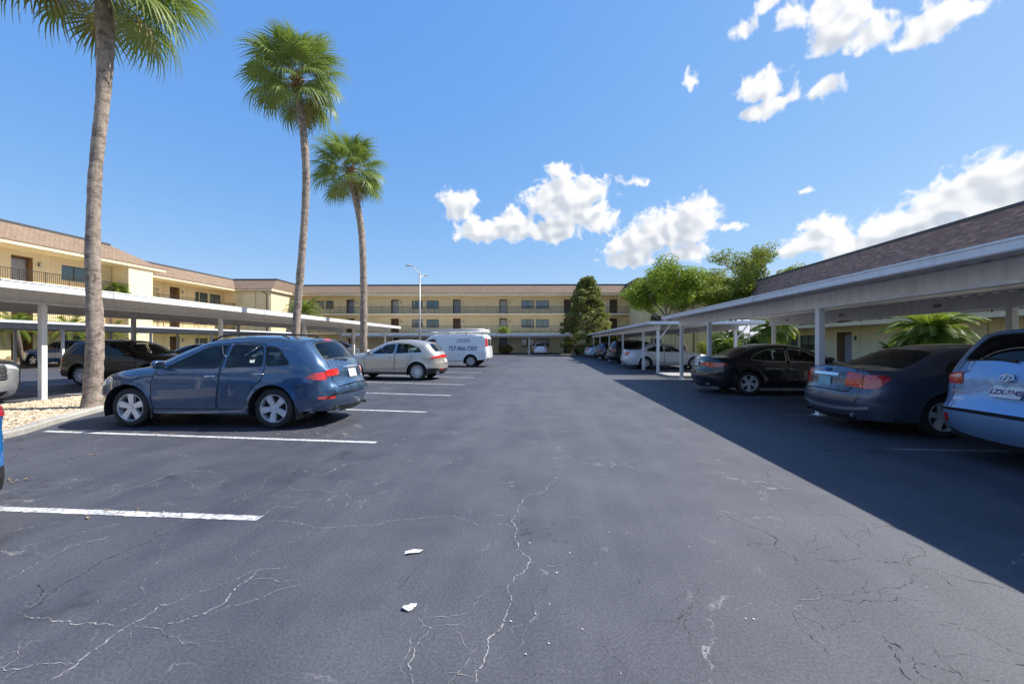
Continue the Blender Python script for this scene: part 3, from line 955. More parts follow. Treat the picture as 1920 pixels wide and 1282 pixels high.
# ------------------------------------------------------------------ surface materials
def world_mat(name, build, rough=.8):
    mt = bpy.data.materials.new(name); mt.use_nodes = True
    n = NT(mt.node_tree); b = mt.node_tree.nodes['Principled BSDF']
    pos = n.n('ShaderNodeNewGeometry').outputs['Position']
    n.set(b.inputs['Roughness'], rough)
    build(n, b, pos)
    MATS[name] = mt
    return mt
def _asphalt(n, b, pos):
    big = n.noise(pos, .16, 5.0, .6); med = n.noise(pos, 1.3, 5.0, .62); fine = n.noise(pos, 130.0, 3.0, .7)
    strk = n.noise(n.vm('MULTIPLY', pos, (2.4, .22, 1)), 1.0, 4.0, .6)
    X = n.n('ShaderNodeSeparateXYZ', {0: pos}).outputs[0]
    lane = n.m('MULTIPLY', n.ramp(X, -3.2, -0.8), n.ramp(X, 5.2, 3.0))      # the driven aisle is worn paler than the stalls
    t = n.m('ADD', n.m('MULTIPLY', n.ramp(big, .35, .65), .28), n.m('MULTIPLY', n.ramp(med, .3, .7), .26))
    t = n.m('ADD', t, n.m('MULTIPLY', n.ramp(strk, .35, .7), .20))
    t = n.m('ADD', t, n.m('MULTIPLY', lane, .30), clamp=True)
    c = n.mix(t, (0.034, 0.037, 0.049), (0.093, 0.095, 0.110))
    grit = n.m('MULTIPLY', n.ramp(fine, .25, .75, .66, 1.34, False), n.ramp(n.noise(pos, 62.0, 2.0, .6), .3, .7, .74, 1.26, False))
    c = n.mix(1.0, c, n.n('ShaderNodeCombineColor', {0: grit, 1: grit, 2: grit}).outputs[0], 'MULTIPLY')
    spk = n.n('ShaderNodeTexVoronoi', {'Vector': pos, 'Scale': 38.0}).outputs['Distance']
    rnd = n.ramp(n.noise(pos, 14.0, 2.0), .52, .70)
    c = n.mix(n.m('MULTIPLY', n.ramp(spk, .10, .03), n.m('MULTIPLY', rnd, .60)), c, (0.24, 0.23, 0.22))
    # hairline crazing, in patches
    wv = n.vm('ADD', pos, n.vm('MULTIPLY', n.vm('SUBTRACT', n.noise(pos, 2.2, 5.0, .65, col=True), (.5, .5, .5)), (.9, .9, 0)))
    vc = n.n('ShaderNodeTexVoronoi', {'Vector': wv, 'Scale': .95}, feature='DISTANCE_TO_EDGE').outputs['Distance']
    vc2 = n.n('ShaderNodeTexVoronoi', {'Vector': wv, 'Scale': 3.1}, feature='DISTANCE_TO_EDGE').outputs['Distance']
    patch = n.ramp(n.noise(pos, .55, 3.0, .6), .42, .58)
    brk = n.ramp(n.noise(pos, 7.0, 4.0, .7), .44, .60)
    hl = n.m('MULTIPLY', n.m('MAXIMUM', n.ramp(vc, .012, .002), n.m('MULTIPLY', n.ramp(vc2, .016, .003), n.ramp(n.noise(pos, .9, 2.0), .56, .68))), n.m('MULTIPLY', patch, brk))
    c = n.mix(n.m('MULTIPLY', hl, .85), c, n.mix(n.ramp(n.noise(pos, 1.7, 2.0), .40, .6), (0.02, 0.02, 0.022), (0.26, 0.25, 0.245)))
    oil = n.m('MULTIPLY', n.ramp(n.noise(pos, 1.6, 4.0, .6), .60, .72), n.m('ADD', .25, n.m('MULTIPLY', n.m('SUBTRACT', 1.0, lane), .45)))
    c = n.mix(oil, c, (0.022, 0.022, 0.026))
    n.set(b.inputs['Base Color'], c)
    n.set(b.inputs['Roughness'], n.m('ADD', .56, n.m('MULTIPLY', med, .26)))
    n.set(b.inputs['Specular IOR Level'], .42)
    bp = n.n('ShaderNodeBump', {'Strength': .40, 'Distance': .004, 'Height': n.m('ADD', fine, n.m('MULTIPLY', spk, .6))})
    n.set(b.inputs['Normal'], bp.outputs[0])
world_mat('asphalt', _asphalt)
def _paintline(n, b, pos):
    w_ = n.ramp(n.m('ADD', n.m('MULTIPLY', n.noise(pos, 26.0, 5.0, .7), .7), n.m('MULTIPLY', n.noise(pos, 3.0, 3.0), .3)), .42, .60)
    n.set(b.inputs['Base Color'], n.mix(n.m('MULTIPLY', w_, .78), (0.66, 0.66, 0.65), (0.12, 0.12, 0.13)))
world_mat('line_paint', _paintline, .7)
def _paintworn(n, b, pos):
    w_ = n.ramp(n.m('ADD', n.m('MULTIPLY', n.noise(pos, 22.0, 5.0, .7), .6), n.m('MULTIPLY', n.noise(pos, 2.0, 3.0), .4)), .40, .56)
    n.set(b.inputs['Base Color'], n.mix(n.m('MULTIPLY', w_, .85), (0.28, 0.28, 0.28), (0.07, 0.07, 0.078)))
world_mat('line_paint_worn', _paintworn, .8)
def _conc(n, b, pos):
    t = n.ramp(n.m('ADD', n.m('MULTIPLY', n.noise(pos, 1.1, 5.0), .6), n.m('MULTIPLY', n.noise(pos, 24.0, 4.0), .4)), .35, .68)
    n.set(b.inputs['Base Color'], n.mix(t, (0.42, 0.40, 0.36), (0.24, 0.23, 0.215)))
    bp = n.n('ShaderNodeBump', {'Strength': .3, 'Distance': .005, 'Height': n.noise(pos, 70.0, 3.0)})
    n.set(b.inputs['Normal'], bp.outputs[0])
world_mat('concrete', _conc)
def _gravelbase(n, b, pos):
    t = n.noise(pos, 30.0, 4.0, .7)
    n.set(b.inputs['Base Color'], n.mix(n.ramp(t, .3, .7), (0.40, 0.33, 0.25), (0.22, 0.17, 0.12)))
world_mat('gravel_base', _gravelbase, .9)
def _lawn(n, b, pos):
    t = n.noise(pos, .8, 6.0, .65); f = n.noise(pos, 40.0, 3.0, .7)
    c = n.mix(n.ramp(t, .3, .7), (0.085, 0.13, 0.022), (0.15, 0.17, 0.04))
    n.set(b.inputs['Base Color'], n.mix(n.ramp(f, .3, .7, .0, .5), c, (0.03, 0.05, 0.012)))
    bp = n.n('ShaderNodeBump', {'Strength': .8, 'Distance': .03, 'Height': f}); n.set(b.inputs['Normal'], bp.outputs[0])
world_mat('lawn', _lawn, .9)
def _stucco(c0, c1):
    def f(n, b, pos):
        t = n.ramp(n.m('ADD', n.m('MULTIPLY', n.noise(pos, .45, 5.0), .6), n.m('MULTIPLY', n.noise(n.vm('MULTIPLY', pos, (3, 3, .5)), 1.0, 4.0), .4)), .3, .72)
        stn = n.ramp(n.noise(n.vm('MULTIPLY', pos, (2.2, 2.2, .25)), 1.0, 5.0, .65), .52, .74, 0, .35)
        n.set(b.inputs['Base Color'], n.mix(stn, n.mix(t, c0, c1), tuple(q * .62 for q in c1)))
        bp = n.n('ShaderNodeBump', {'Strength': .25, 'Distance': .008, 'Height': n.noise(pos, 60.0, 3.0)}); n.set(b.inputs['Normal'], bp.outputs[0])
    return f
world_mat('stucco', _stucco((0.81, 0.67, 0.42), (0.73, 0.59, 0.35)), .85)
world_mat('stucco_pale', _stucco((0.84, 0.71, 0.45), (0.78, 0.65, 0.40)), .85)
world_mat('trim_cream', _stucco((0.80, 0.66, 0.44), (0.70, 0.56, 0.36)), .7)
def _roofbrick(n, b, pos):
    tc = n.n('ShaderNodeTexCoord').outputs['Object']
    s_ = n.n('ShaderNodeSeparateXYZ', {0: tc})
    v = n.n('ShaderNodeCombineXYZ', {0: n.m('ADD', s_.outputs[0], n.m('MULTIPLY', s_.outputs[1], .8)), 1: n.m('MULTIPLY', s_.outputs[2], 1.25), 2: 0.0}).outputs[0]
    br = n.n('ShaderNodeTexBrick', {'Vector': v, 'Color1': (0.27, 0.185, 0.125), 'Color2': (0.19, 0.13, 0.09), 'Mortar': (0.07, 0.045, 0.035), 'Scale': 1.0, 'Mortar Size': .012, 'Mortar Smooth': .1, 'Bias': .0, 'Brick Width': .33, 'Row Height': .15})
    c = n.mix(n.ramp(n.noise(pos, .5, 4.0), .35, .7, 0, .35), br.outputs[0], (0.26, 0.195, 0.14))
    n.set(b.inputs['Base Color'], n.mix(n.ramp(n.noise(pos, 9.0, 3.0), .3, .7, 0, .4), c, (0.31, 0.225, 0.16)))
    bp = n.n('ShaderNodeBump', {'Strength': .6, 'Distance': .02, 'Height': br.outputs[1]}); bp.invert = True
    n.set(b.inputs['Normal'], bp.outputs[0])
world_mat('mansard', _roofbrick, .9)
def _tabs(n, b, pos):
    r = n.n('ShaderNodeNewGeometry').outputs['Random Per Island']
    cr = n.n('ShaderNodeValToRGB', {0: r})
    e = cr.color_ramp.elements
    e[0].position = 0; e[0].color = (0.36, 0.20, 0.14, 1); e[1].position = 1; e[1].color = (0.55, 0.32, 0.22, 1)
    for p_, c_ in ((.25, (0.26, 0.16, 0.125, 1)), (.5, (0.45, 0.26, 0.18, 1)), (.75, (0.32, 0.20, 0.155, 1))):
        k = e.new(p_); k.color = c_
    n.set(b.inputs['Base Color'], n.mix(n.ramp(n.noise(pos, 45.0, 3.0), .3, .7, 0, .35), cr.outputs[0], (0.16, 0.10, 0.085)))
world_mat('shingle_tabs', _tabs, .95)
def _whitemetal(c0, c1):
    def f(n, b, pos):
        t = n.ramp(n.m('ADD', n.m('MULTIPLY', n.noise(n.vm('MULTIPLY', pos, (9, 9, .7)), 1.0, 5.0, .7), .6), n.m('MULTIPLY', n.noise(pos, .8, 4.0, .6), .4)), .44, .68)
        n.set(b.inputs['Base Color'], n.mix(n.m('MULTIPLY', t, .9), c0, c1))
    return f
world_mat('white_metal', _whitemetal((0.82, 0.82, 0.81), (0.60, 0.58, 0.54)), .42)
world_mat('gutter_metal', _whitemetal((0.82, 0.84, 0.86), (0.68, 0.69, 0.70)), .38)
world_mat('deck_metal', _whitemetal((0.78, 0.77, 0.75), (0.62, 0.60, 0.56)), .45)
world_mat('beam_metal', _whitemetal((0.78, 0.79, 0.80), (0.62, 0.62, 0.61)), .5)
mat('dark_cap', (0.06, 0.065, 0.07), .6)
mat('railing_paint', (0.035, 0.028, 0.024), .55)
mat('door_brown', (0.14, 0.075, 0.04), .6, var=.3, vscale=3, aniso=(6, 6, .8))
mat('door_grey', (0.33, 0.34, 0.38), .55, var=.15, vscale=3)
mat('door_white', (0.55, 0.53, 0.48), .55, var=.15, vscale=3)
mat('recess_brown', (0.30, 0.18, 0.09), .8, var=.25, vscale=2)
mat('window_frame', (0.10, 0.095, 0.085), .5)
mat('window_frame_white', (0.6, 0.6, 0.58), .5)
mat('blind', (0.55, 0.57, 0.55), .8, var=.2, vscale=2, aniso=(.5, .5, 30))
mat('curtain_teal', (0.10, 0.34, 0.33), .8, var=.4, vscale=2, aniso=(8, 8, .4))
mat('room_dark', (0.03, 0.035, 0.04), .8)
mat('stone_pale', (0.50, 0.42, 0.32), .85, col2=(.30, .22, .15), vscale=14)
mat('lamp_metal', (0.42, 0.41, 0.38), .45, .3, var=.2, vscale=4)
mat('paper', (0.72, 0.71, 0.68), .8, var=.15, vscale=20)
mat('downspout', (0.16, 0.10, 0.06), .6)
glass_mat('pane', (0.62, 0.72, 0.70), .10)

# ------------------------------------------------------------------ ground
def sheet(name, pts, z, m, kind='structure', grid=None):
    return tag(link(name, mkmesh(name, [(x, y, z) for x, y in pts], [tuple(range(len(pts)))], m)), kind=kind)
sheet('ground', [(-900, -300), (900, -300), (900, 1500), (-900, 1500)], -.03, MATS['lawn'])
sheet('parking_lot', [(-38, -90), (11.3, -90), (11.3, 56.0), (-38, 56.0)], 0.0, MATS['asphalt'])
sheet('walkway_pavement', [(11.32, -25), (13.0, -25), (13.0, 50), (11.32, 50)], .006, MATS['concrete'])

def xy(p): return (p.x, p.y)
def line_strip(pa, pb, wd=.10, m='line_paint'):
    a, b = Vector((pa[0], pa[1], 0)), Vector((pb[0], pb[1], 0))
    d = (b - a).normalized(); n = Vector((-d.y, d.x, 0)) * wd / 2
    N = 90
    rr = random.Random(int(abs(pa[1]) * 100))
    vs, fs = [], []
    for i in range(N + 1):
        p = a + (b - a) * i / N
        j1, j2 = rr.uniform(.82, 1.05), rr.uniform(.82, 1.05)
        vs += [tuple(p + n * j1 + Vector((0, 0, .004))), tuple(p - n * j2 + Vector((0, 0, .004)))]
    for i in range(N): fs.append((2 * i, 2 * i + 1, 2 * i + 3, 2 * i + 2))
    return tag(link('parking_line', mkmesh('parking_line', vs, fs, MATS[m])), kind='structure')
line_strip(xy(G(-420, 938)), xy(G(487, 972)))
line_strip(xy(G(85, 808.5)), xy(G(705, 829.5)))
line_strip(xy(G(330, 757)), xy(G(800, 772.5)))
line_strip(xy(G(500, 731)), xy(G(846, 741.5)))
line_strip(xy(G(560, 712.5)), xy(G(871, 721.5)))
line_strip(xy(G(620, 701.5)), xy(G(890, 708)))
line_strip(xy(G(690, 694.0)), xy(G(903, 699)))
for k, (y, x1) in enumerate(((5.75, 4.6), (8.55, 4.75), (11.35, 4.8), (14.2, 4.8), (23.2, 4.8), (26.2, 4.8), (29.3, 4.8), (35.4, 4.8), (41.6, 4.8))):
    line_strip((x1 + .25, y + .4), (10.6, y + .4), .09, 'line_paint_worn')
for y in (11.0, 13.6, 16.4, 19.2, 22.0, 24.8, 27.7): line_strip((-13.4, y), (-19.2, y))

# gravel island with kerb on the left
front = [(-10.6, -12.0), (-8.75, 4.2), xy(G(0, 824)), xy(G(45, 814)), xy(G(100, 796)), xy(G(150, 782)), xy(G(195, 770)), (-9.95, 12.0), (-9.95, 33.0), (-10.4, 34.6), (-11.4, 35.2)]
back = [(-12.4, 34.8), (-12.75, 33.8), (-12.75, -12.0)]
def offset_line(pts, d):
    out = []
    for i, p in enumerate(pts):
        a = Vector(pts[max(i - 1, 0)]); c = Vector(pts[min(i + 1, len(pts) - 1)])
        t = (c - a).normalized(); out.append((p[0] - t.y * d, p[1] + t.x * d))
    return out
kin = offset_line(front, .15)
def kerb(name, outer, inner, h=.11):
    vs, fs = [], []
    for (ax, ay), (bx, by) in zip(outer, inner):
        mx, my = ax * .85 + bx * .15, ay * .85 + by * .15
        vs += [(ax, ay, -.02), (ax, ay, h * .7), (mx, my, h), (bx, by, h), (bx, by, -.02)]
    for i in range(len(outer) - 1):
        for k in range(4): fs.append((5 * i + k, 5 * i + k + 1, 5 * i + 5 + k + 1, 5 * i + 5 + k))
    return tag(link(name, mkmesh(name, vs, fs, MATS['concrete'])), kind='structure')
kerb('kerb', front, kin)
kb = [(-12.75, -12.0), (-12.75, 33.8), (-12.4, 34.8), (-11.4, 35.2)]
kerb('kerb', kb, offset_line(kb, -.15), .06)
sheet('gravel_bed', kin + back, .05, MATS['gravel_base'])
def island_stones():
    rr = np.random.default_rng(3)
    poly = kin + back
    ic = bmesh.new(); bmesh.ops.create_icosphere(ic, subdivisions=1, radius=1.0)
    bv = np.array([tuple(v.co) for v in ic.verts]); bf = [tuple(v.index for v in f.verts) for f in ic.faces]; ic.free()
    # an octahedron is enough for a pebble
    bv = np.array([(1, 0, 0), (-.9, .2, 0), (0, 1, .1), (.1, -1, 0), (.1, 0, 1), (0, .1, -1)], float)
    bf = [(0, 2, 4), (2, 1, 4), (1, 3, 4), (3, 0, 4), (2, 0, 5), (1, 2, 5), (3, 1, 5), (0, 3, 5)]
    n = 26000
    x = rr.uniform(-12.7, -8.4, n); y = np.concatenate([rr.uniform(3.5, 12.5, n * 3 // 4), rr.uniform(12.5, 34.5, n - n * 3 // 4)])
    ok = inpoly_np(x, y, poly); x, y = x[ok], y[ok]; n = len(x)
    s_ = rr.uniform(.014, .036, n)
    V = []; F = []
    th = rr.uniform(0, 6.28, n)
    for i in range(n):
        c, s = math.cos(th[i]), math.sin(th[i])
        q = bv * s_[i] * np.array([1.25, .9, .65])
        V.append(np.stack([x[i] + q[:, 0] * c - q[:, 1] * s, y[i] + q[:, 0] * s + q[:, 1] * c, .055 + s_[i] * .25 + q[:, 2]], 1))
        F += [tuple(k + 6 * i for k in f) for f in bf]
    o = link('gravel', mkmesh('gravel', np.concatenate(V), F, MATS['pebbles']))
    tag(o, 'pale beige gravel covering the palm island', 'gravel', kind='stuff')
def inpoly_np(px, py, poly):
    res = np.zeros(len(px), bool); j = len(poly) - 1
    for i in range(len(poly)):
        xi, yi = poly[i]; xj, yj = poly[j]
        c = ((yi > py) != (yj > py))
        res ^= c & (px < (xj - xi) * (py - yi) / ((yj - yi) if yj != yi else 1e-12) + xi)
        j = i
    return res
def _peb(n, b, pos):
    r = n.n('ShaderNodeNewGeometry').outputs['Random Per Island']
    n.set(b.inputs['Base Color'], n.mix(n.ramp(r, 0, 1, 0, 1, False), (0.66, 0.56, 0.42), (0.34, 0.25, 0.16)))
world_mat('pebbles', _peb, .85)
island_stones()
# small concrete islands between the two right carports and at their far end
for (y0, y1) in ((17.95, 20.2), (52.4, 54.6)):
    pl = [(5.6, y0 + .1), (5.45, y0 + .3), (5.45, y1 - .3), (5.6, y1 - .1), (6.0, y1), (11.2, y1), (11.2, y0), (6.0, y0)]
    tag(MB().prism(pl, -.02, .12).build('concrete_island', MATS['concrete']), kind='structure')

# cracks in the asphalt, each measured along its run in the photograph
CR = [  # (points, width, tone)  tone 1 = sand-filled pale, 0 = open dark
    ([(85, 1282), (170, 1222), (215, 1190), (268, 1160), (300, 1135), (328, 1131)], .026, 1), ([(300, 1172), (335, 1168), (385, 1150), (440, 1105), (480, 1068)], .022, 1),
    ([(0, 1170), (60, 1140), (150, 1080), (250, 1025), (350, 990), (470, 935), (560, 880), (640, 820)], .016, 0), ([(40, 1148), (90, 1158), (130, 1165), (180, 1170), (215, 1176)], .020, .7), ([(0, 1095), (70, 1055), (150, 1020)], .016, .9),
    ([(0, 1040), (100, 1010), (140, 1000), (240, 980)], .014, .8), ([(0, 1257), (60, 1222)], .014, .8), ([(160, 948), (230, 918), (320, 888), (400, 885), (385, 882)], .016, .9),
    ([(365, 930), (410, 908), (420, 895)], .014, .9), ([(420, 948), (460, 930), (520, 885)], .014, .7), ([(540, 910), (570, 920), (630, 922)], .014, .9), ([(655, 920), (660, 935), (640, 952)], .014, .8),
    ([(470, 978), (520, 948), (570, 948)], .014, .8), ([(490, 978), (570, 984), (590, 990), (640, 986), (700, 986), (770, 975), (845, 965), (890, 982), (965, 989)], .016, .8),
    ([(1045, 895), (1010, 925), (980, 935), (972, 960), (967, 1000), (968, 1030), (992, 1045), (990, 1058), (965, 1080), (952, 1100), (960, 1130), (945, 1165), (925, 1190), (915, 1220), (905, 1245), (893, 1270), (885, 1290)], .020, .9),
    ([(992, 1055), (1050, 1060), (1110, 1060), (1150, 1055)], .013, .6), ([(785, 1160), (808, 1178), (775, 1215), (765, 1245), (772, 1282)], .018, .9), ([(808, 1176), (850, 1172), (872, 1166)], .012, .8),
    ([(835, 1262), (870, 1265), (893, 1270)], .012, .8), ([(1050, 965), (1120, 968), (1180, 980), (1240, 980)], .012, .5),
    ([(1360, 962), (1372, 972), (1440, 1000), (1495, 1060)], .014, .15), ([(1510, 1075), (1545, 1112), (1500, 1125), (1488, 1145), (1497, 1168), (1560, 1230)], .018, .45), ([(1545, 1112), (1590, 1125), (1680, 1118), (1740, 1130)], .014, .3),
    ([(1450, 1100), (1458, 1130), (1490, 1140)], .012, .6), ([(1578, 990), (1588, 1008), (1615, 1035), (1660, 1055), (1710, 1060), (1735, 1035), (1690, 1012)], .016, .4), ([(1615, 1040), (1580, 1055), (1520, 1045)], .012, .4),
    ([(1710, 1060), (1760, 1068), (1830, 1090), (1920, 1115)], .014, .3), ([(1650, 1188), (1690, 1215), (1715, 1250), (1752, 1284)], .020, .2), ([(1540, 945), (1600, 975), (1630, 990)], .012, .2), ([(1440, 880), (1450, 905), (1432, 915)], .014, .3), ([(1745, 1205), (1785, 1240)], .012, .3), ([(1290, 1085), (1325, 1130)], .010, .2),
    ([(560, 850), (660, 835), (700, 800)], .014, .5), ([(100, 870), (180, 840), (250, 825)], .012, .6), ([(240, 862), (330, 845), (420, 838)], .012, .5), ([(300, 1020), (275, 1075), (265, 1100), (275, 1115)], .010, .8), ([(200, 1240), (235, 1215), (270, 1200)], .010, .6),
    ([(430, 1065), (470, 1042), (490, 1030)], .012, .8)]
def cracks():
    rr = random.Random(11)
    V, F, T = [], [], []
    runs = [([G(u, v) for u, v in pts], wd, tone) for pts, wd, tone in CR]
    for g, wd, tone in list(runs):                          # finer side branches off the measured cracks
        for k in range(rr.choice((2, 3, 4))):
            i = rr.randrange(len(g) - 1); p = g[i].lerp(g[i + 1], rr.random())
            d = (g[i + 1] - g[i]).normalized(); a = rr.choice((-1, 1)) * rr.uniform(.6, 1.4)
            d = Vector((d.x * math.cos(a) - d.y * math.sin(a), d.x * math.sin(a) + d.y * math.cos(a), 0))
            q = [p]
            for j in range(rr.choice((2, 3, 4))):
                a = rr.uniform(-.5, .5); d = Vector((d.x * math.cos(a) - d.y * math.sin(a), d.x * math.sin(a) + d.y * math.cos(a), 0))
                q.append(q[-1] + d * rr.uniform(.08, .22))
            runs.append((q, wd * .55, tone * rr.uniform(.5, 1.1)))
    for k in range(130):                                     # short stray hairlines in the old surface
        p = Vector((rr.uniform(-8.5, 5.0), 1.3 + 12 * rr.random() ** 1.6, 0)); a = rr.uniform(0, 6.28); q = [p]
        if -2.2 < p.x < .5 and rr.random() < .6: continue
        for j in range(rr.choice((2, 3, 4, 5))):
            a += rr.uniform(-.6, .6); q.append(q[-1] + Vector((math.cos(a), math.sin(a), 0)) * rr.uniform(.06, .2))
        runs.append((q, rr.uniform(.005, .010), rr.uniform(.1, .8)))
    for g, wd, tone in runs:
        # subdivide with jitter
        for it in range(5 if wd > .0125 else 3):
            q = [g[0]]
            for a, b in zip(g[:-1], g[1:]):
                L = (b - a).length
                n = Vector((-(b - a).y, (b - a).x, 0))
                q += [(a + b) / 2 + n * rr.uniform(-.17, .17), b] if L > .018 else [b]
            g = q
        k0 = len(V); m_ = len(g)
        for i, p in enumerate(g):
            t = (g[min(i + 1, m_ - 1)] - g[max(i - 1, 0)]); t.z = 0
            t.normalize(); n = Vector((-t.y, t.x, 0))
            e = min(1, i / 6, (m_ - 1 - i) / 6) * .8 + .2
            w1 = wd * rr.choice((.06, .10, .16, .26, .55)) * e * .5; w2 = wd * rr.choice((.06, .10, .16, .26, .55)) * e * .5
            V += [tuple(p + n * w1 + Vector((0, 0, .003))), tuple(p - n * w2 + Vector((0, 0, .003)))]
            T += [tone, tone]
        for i in range(m_ - 1):
            if rr.random() < .16: continue
            F.append((k0 + 2 * i, k0 + 2 * i + 1, k0 + 2 * i + 3, k0 + 2 * i + 2))
    me = mkmesh('pavement_cracks', V, F, MATS['crack_fill'])
    at = me.attributes.new('tone', 'FLOAT', 'POINT'); at.data.foreach_set('value', T)
    tag(link('pavement_cracks', me), 'branching sand-filled cracks running through the dark asphalt', 'cracks', kind='stuff')
def _crack(n, b, pos):
    t = n.n('ShaderNodeAttribute', attribute_name='tone').outputs['Fac']
    nz_ = n.noise(pos, 9.0, 4.0, .7)
    f = n.ramp(n.m('ADD', t, n.m('MULTIPLY', n.m('SUBTRACT', nz_, .5), 1.5)), .15, .85)
    n.set(b.inputs['Base Color'], n.mix(f, (0.016, 0.015, 0.015), (0.29, 0.285, 0.275)))
world_mat('crack_fill', _crack, .95)
cracks()
def specks():
    rr = random.Random(4)
    V, F = [], []
    def disc(p, r_, sq=1.0):
        k = len(V); n = 7; a0 = rr.random() * 6
        for j in range(n):
            q = a0 + 2 * math.pi * j / n; rad = r_ * rr.uniform(.7, 1.2)
            V.append((p.x + rad * math.cos(q), p.y + rad * math.sin(q) * sq, .005))
        F.append(tuple(range(k, k + n)))
    for u, v in ((1004, 1151), (1030, 1133), (1044, 1074), (1068, 1037), (993, 1018), (1080, 867), (1043, 896), (1143, 998), (1292, 1025), (1092, 1180), (1029, 1207), (986, 1227), (958, 1165), (1398, 1160), (1413, 1161), (1737, 1101), (1130, 890)):
        disc(G(u, v), rr.uniform(.004, .009))
    for i in range(40):
        disc(Vector((rr.uniform(-7, 4), rr.uniform(1.4, 12), 0)), rr.uniform(.0015, .004))
    tag(link('paint_specks', mkmesh('paint_specks', V, F, mat('speck_paint', (0.42, 0.42, 0.40), .8))), 'tiny white paint specks dotted over the asphalt', 'specks', kind='stuff')
    V2, F2 = [], []
    for i in range(150):                                   # dry leaves blown along the stall lines
        c = rr.choice([(G(300, 812), .5), (G(465, 806), .3), (G(560, 812), .5), (G(190, 790), .4), (G(30, 902), .18), (G(120, 855), .7), (G(245, 962), .25), (G(200, 765), .5), (G(640, 815), .3)])
        x, y = c[0].x + rr.gauss(0, c[1]), c[0].y + rr.gauss(0, c[1] * .28)
        a = rr.random() * 6.28; l = rr.uniform(.012, .032); w_ = l * .4; z = .008 if x > -9.4 else .13
        k = len(V2); ca, sa = math.cos(a), math.sin(a)
        for (lx, ly, lz) in ((-l, 0, 0), (0, -w_, .008), (l, 0, .004), (0, w_, .010)):
            V2.append((x + lx * ca - ly * sa, y + lx * sa + ly * ca, z + lz))
        F2.append((k, k + 1, k + 2, k + 3))
    tag(link('leaf_litter', mkmesh('leaf_litter', V2, F2, mat('dry_leaf', (0.36, 0.27, 0.15), .8, col2=(.26, .19, .11), vscale=30))), 'dry brown leaves scattered along the left parking lines', 'leaves', kind='stuff')
specks()
for u, v, l, w_, rz, lab in ((776, 1036, .075, .026, .35, 'crumpled white paper scrap, the upper of two on the asphalt'), (768, 1141, .042, .026, .2, 'small white paper scrap, the lower of two on the asphalt')):
    rr = random.Random(u); p = G(u, v)
    m_ = 12; V = [(0, 0, .022)]; F = []
    for j in range(m_):
        q = 2 * math.pi * j / m_; k = rr.uniform(.75, 1.15)
        V.append((l * k * math.cos(q), w_ * k * math.sin(q), rr.uniform(.002, .016)))
    for j in range(m_): F.append((0, 1 + j, 1 + (j + 1) % m_))
    tag(link('paper_scrap', mkmesh('paper_scrap', V, F, MATS['paper']), None, (p.x, p.y, .003), (0, 0, rz)), lab, 'paper')

# ------------------------------------------------------------------ buildings
def holed_wall(mb, x0, x1, z0, z1, y0, y1, holes):
    xs = sorted({x0, x1, *[h[0] for h in holes], *[h[1] for h in holes]})
    xs = [x for x in xs if x0 <= x <= x1]
    for a, b in zip(xs[:-1], xs[1:]):
        zz = z0
        for h in sorted([h for h in holes if h[0] <= a + 1e-6 and h[1] >= b - 1e-6], key=lambda h: h[2]):
            if h[2] > zz + 1e-4: mb.box(a, b, y0, y1, zz, h[2])
            zz = h[3]
        if zz < z1 - 1e-4: mb.box(a, b, y0, y1, zz, z1)
def window(root, x0, x1, z0, z1, y, rr, frame='window_frame', panes=2):
    f = MB(); t = .05
    f.box(x0, x1, y + .05, y + .12, z0, z0 + t); f.box(x0, x1, y + .05, y + .12, z1 - t, z1)
    f.box(x0, x0 + t, y + .05, y + .12, z0 + t, z1 - t); f.box(x1 - t, x1, y + .05, y + .12, z0 + t, z1 - t)
    xm = (x0 + x1) / 2
    if panes == 2: f.box(xm - .025, xm + .025, y + .055, y + .115, z0 + t, z1 - t)
    w_ = f.build('window', MATS[frame], root)
    MB().box(x0 - .06, x1 + .06, y - .05, y + .06, z0 - .07, z0 - .002).build('sill', MATS['trim_cream'], w_)
    xs = [x0 + t, xm - .025, xm + .025, x1 - t] if panes == 2 else [x0 + t, x1 - t]
    for a, b in zip(xs[::2], xs[1::2]):
        MB().quad((a, y + .085, z0 + t), (b, y + .085, z0 + t), (b, y + .085, z1 - t), (a, y + .085, z1 - t)).build('pane', MATS['pane'], w_)
    k = rr.random()
    inner = MB()
    inner.quad((x0 - .1, y + .75, z0 - .1), (x1 + .1, y + .75, z0 - .1), (x1 + .1, y + .75, z1 + .1), (x0 - .1, y + .75, z1 + .1))
    inner.build('room_back', MATS['room_dark'], w_)
    m_ = 'curtain_teal' if k < .45 else 'blind'
    drop = 1.0 if k < .45 else rr.choice((.45, .62, 1.0))
    c = MB(); nn = 14; zt = z1 - t; zb_ = z1 - (z1 - z0) * drop
    for i in range(nn):
        a = x0 + (x1 - x0) * i / nn; b = x0 + (x1 - x0) * (i + 1) / nn
        ya, yb = (y + .17 + (.03 if i % 2 else 0), y + .17 + (0 if i % 2 else .03)) if m_ == 'curtain_teal' else (y + .17, y + .17)
        c.quad((a, ya, zb_), (b, yb, zb_), (b, yb, zt), (a, ya, zt))
    c.build('curtain' if m_ == 'curtain_teal' else 'blind', MATS[m_], w_)
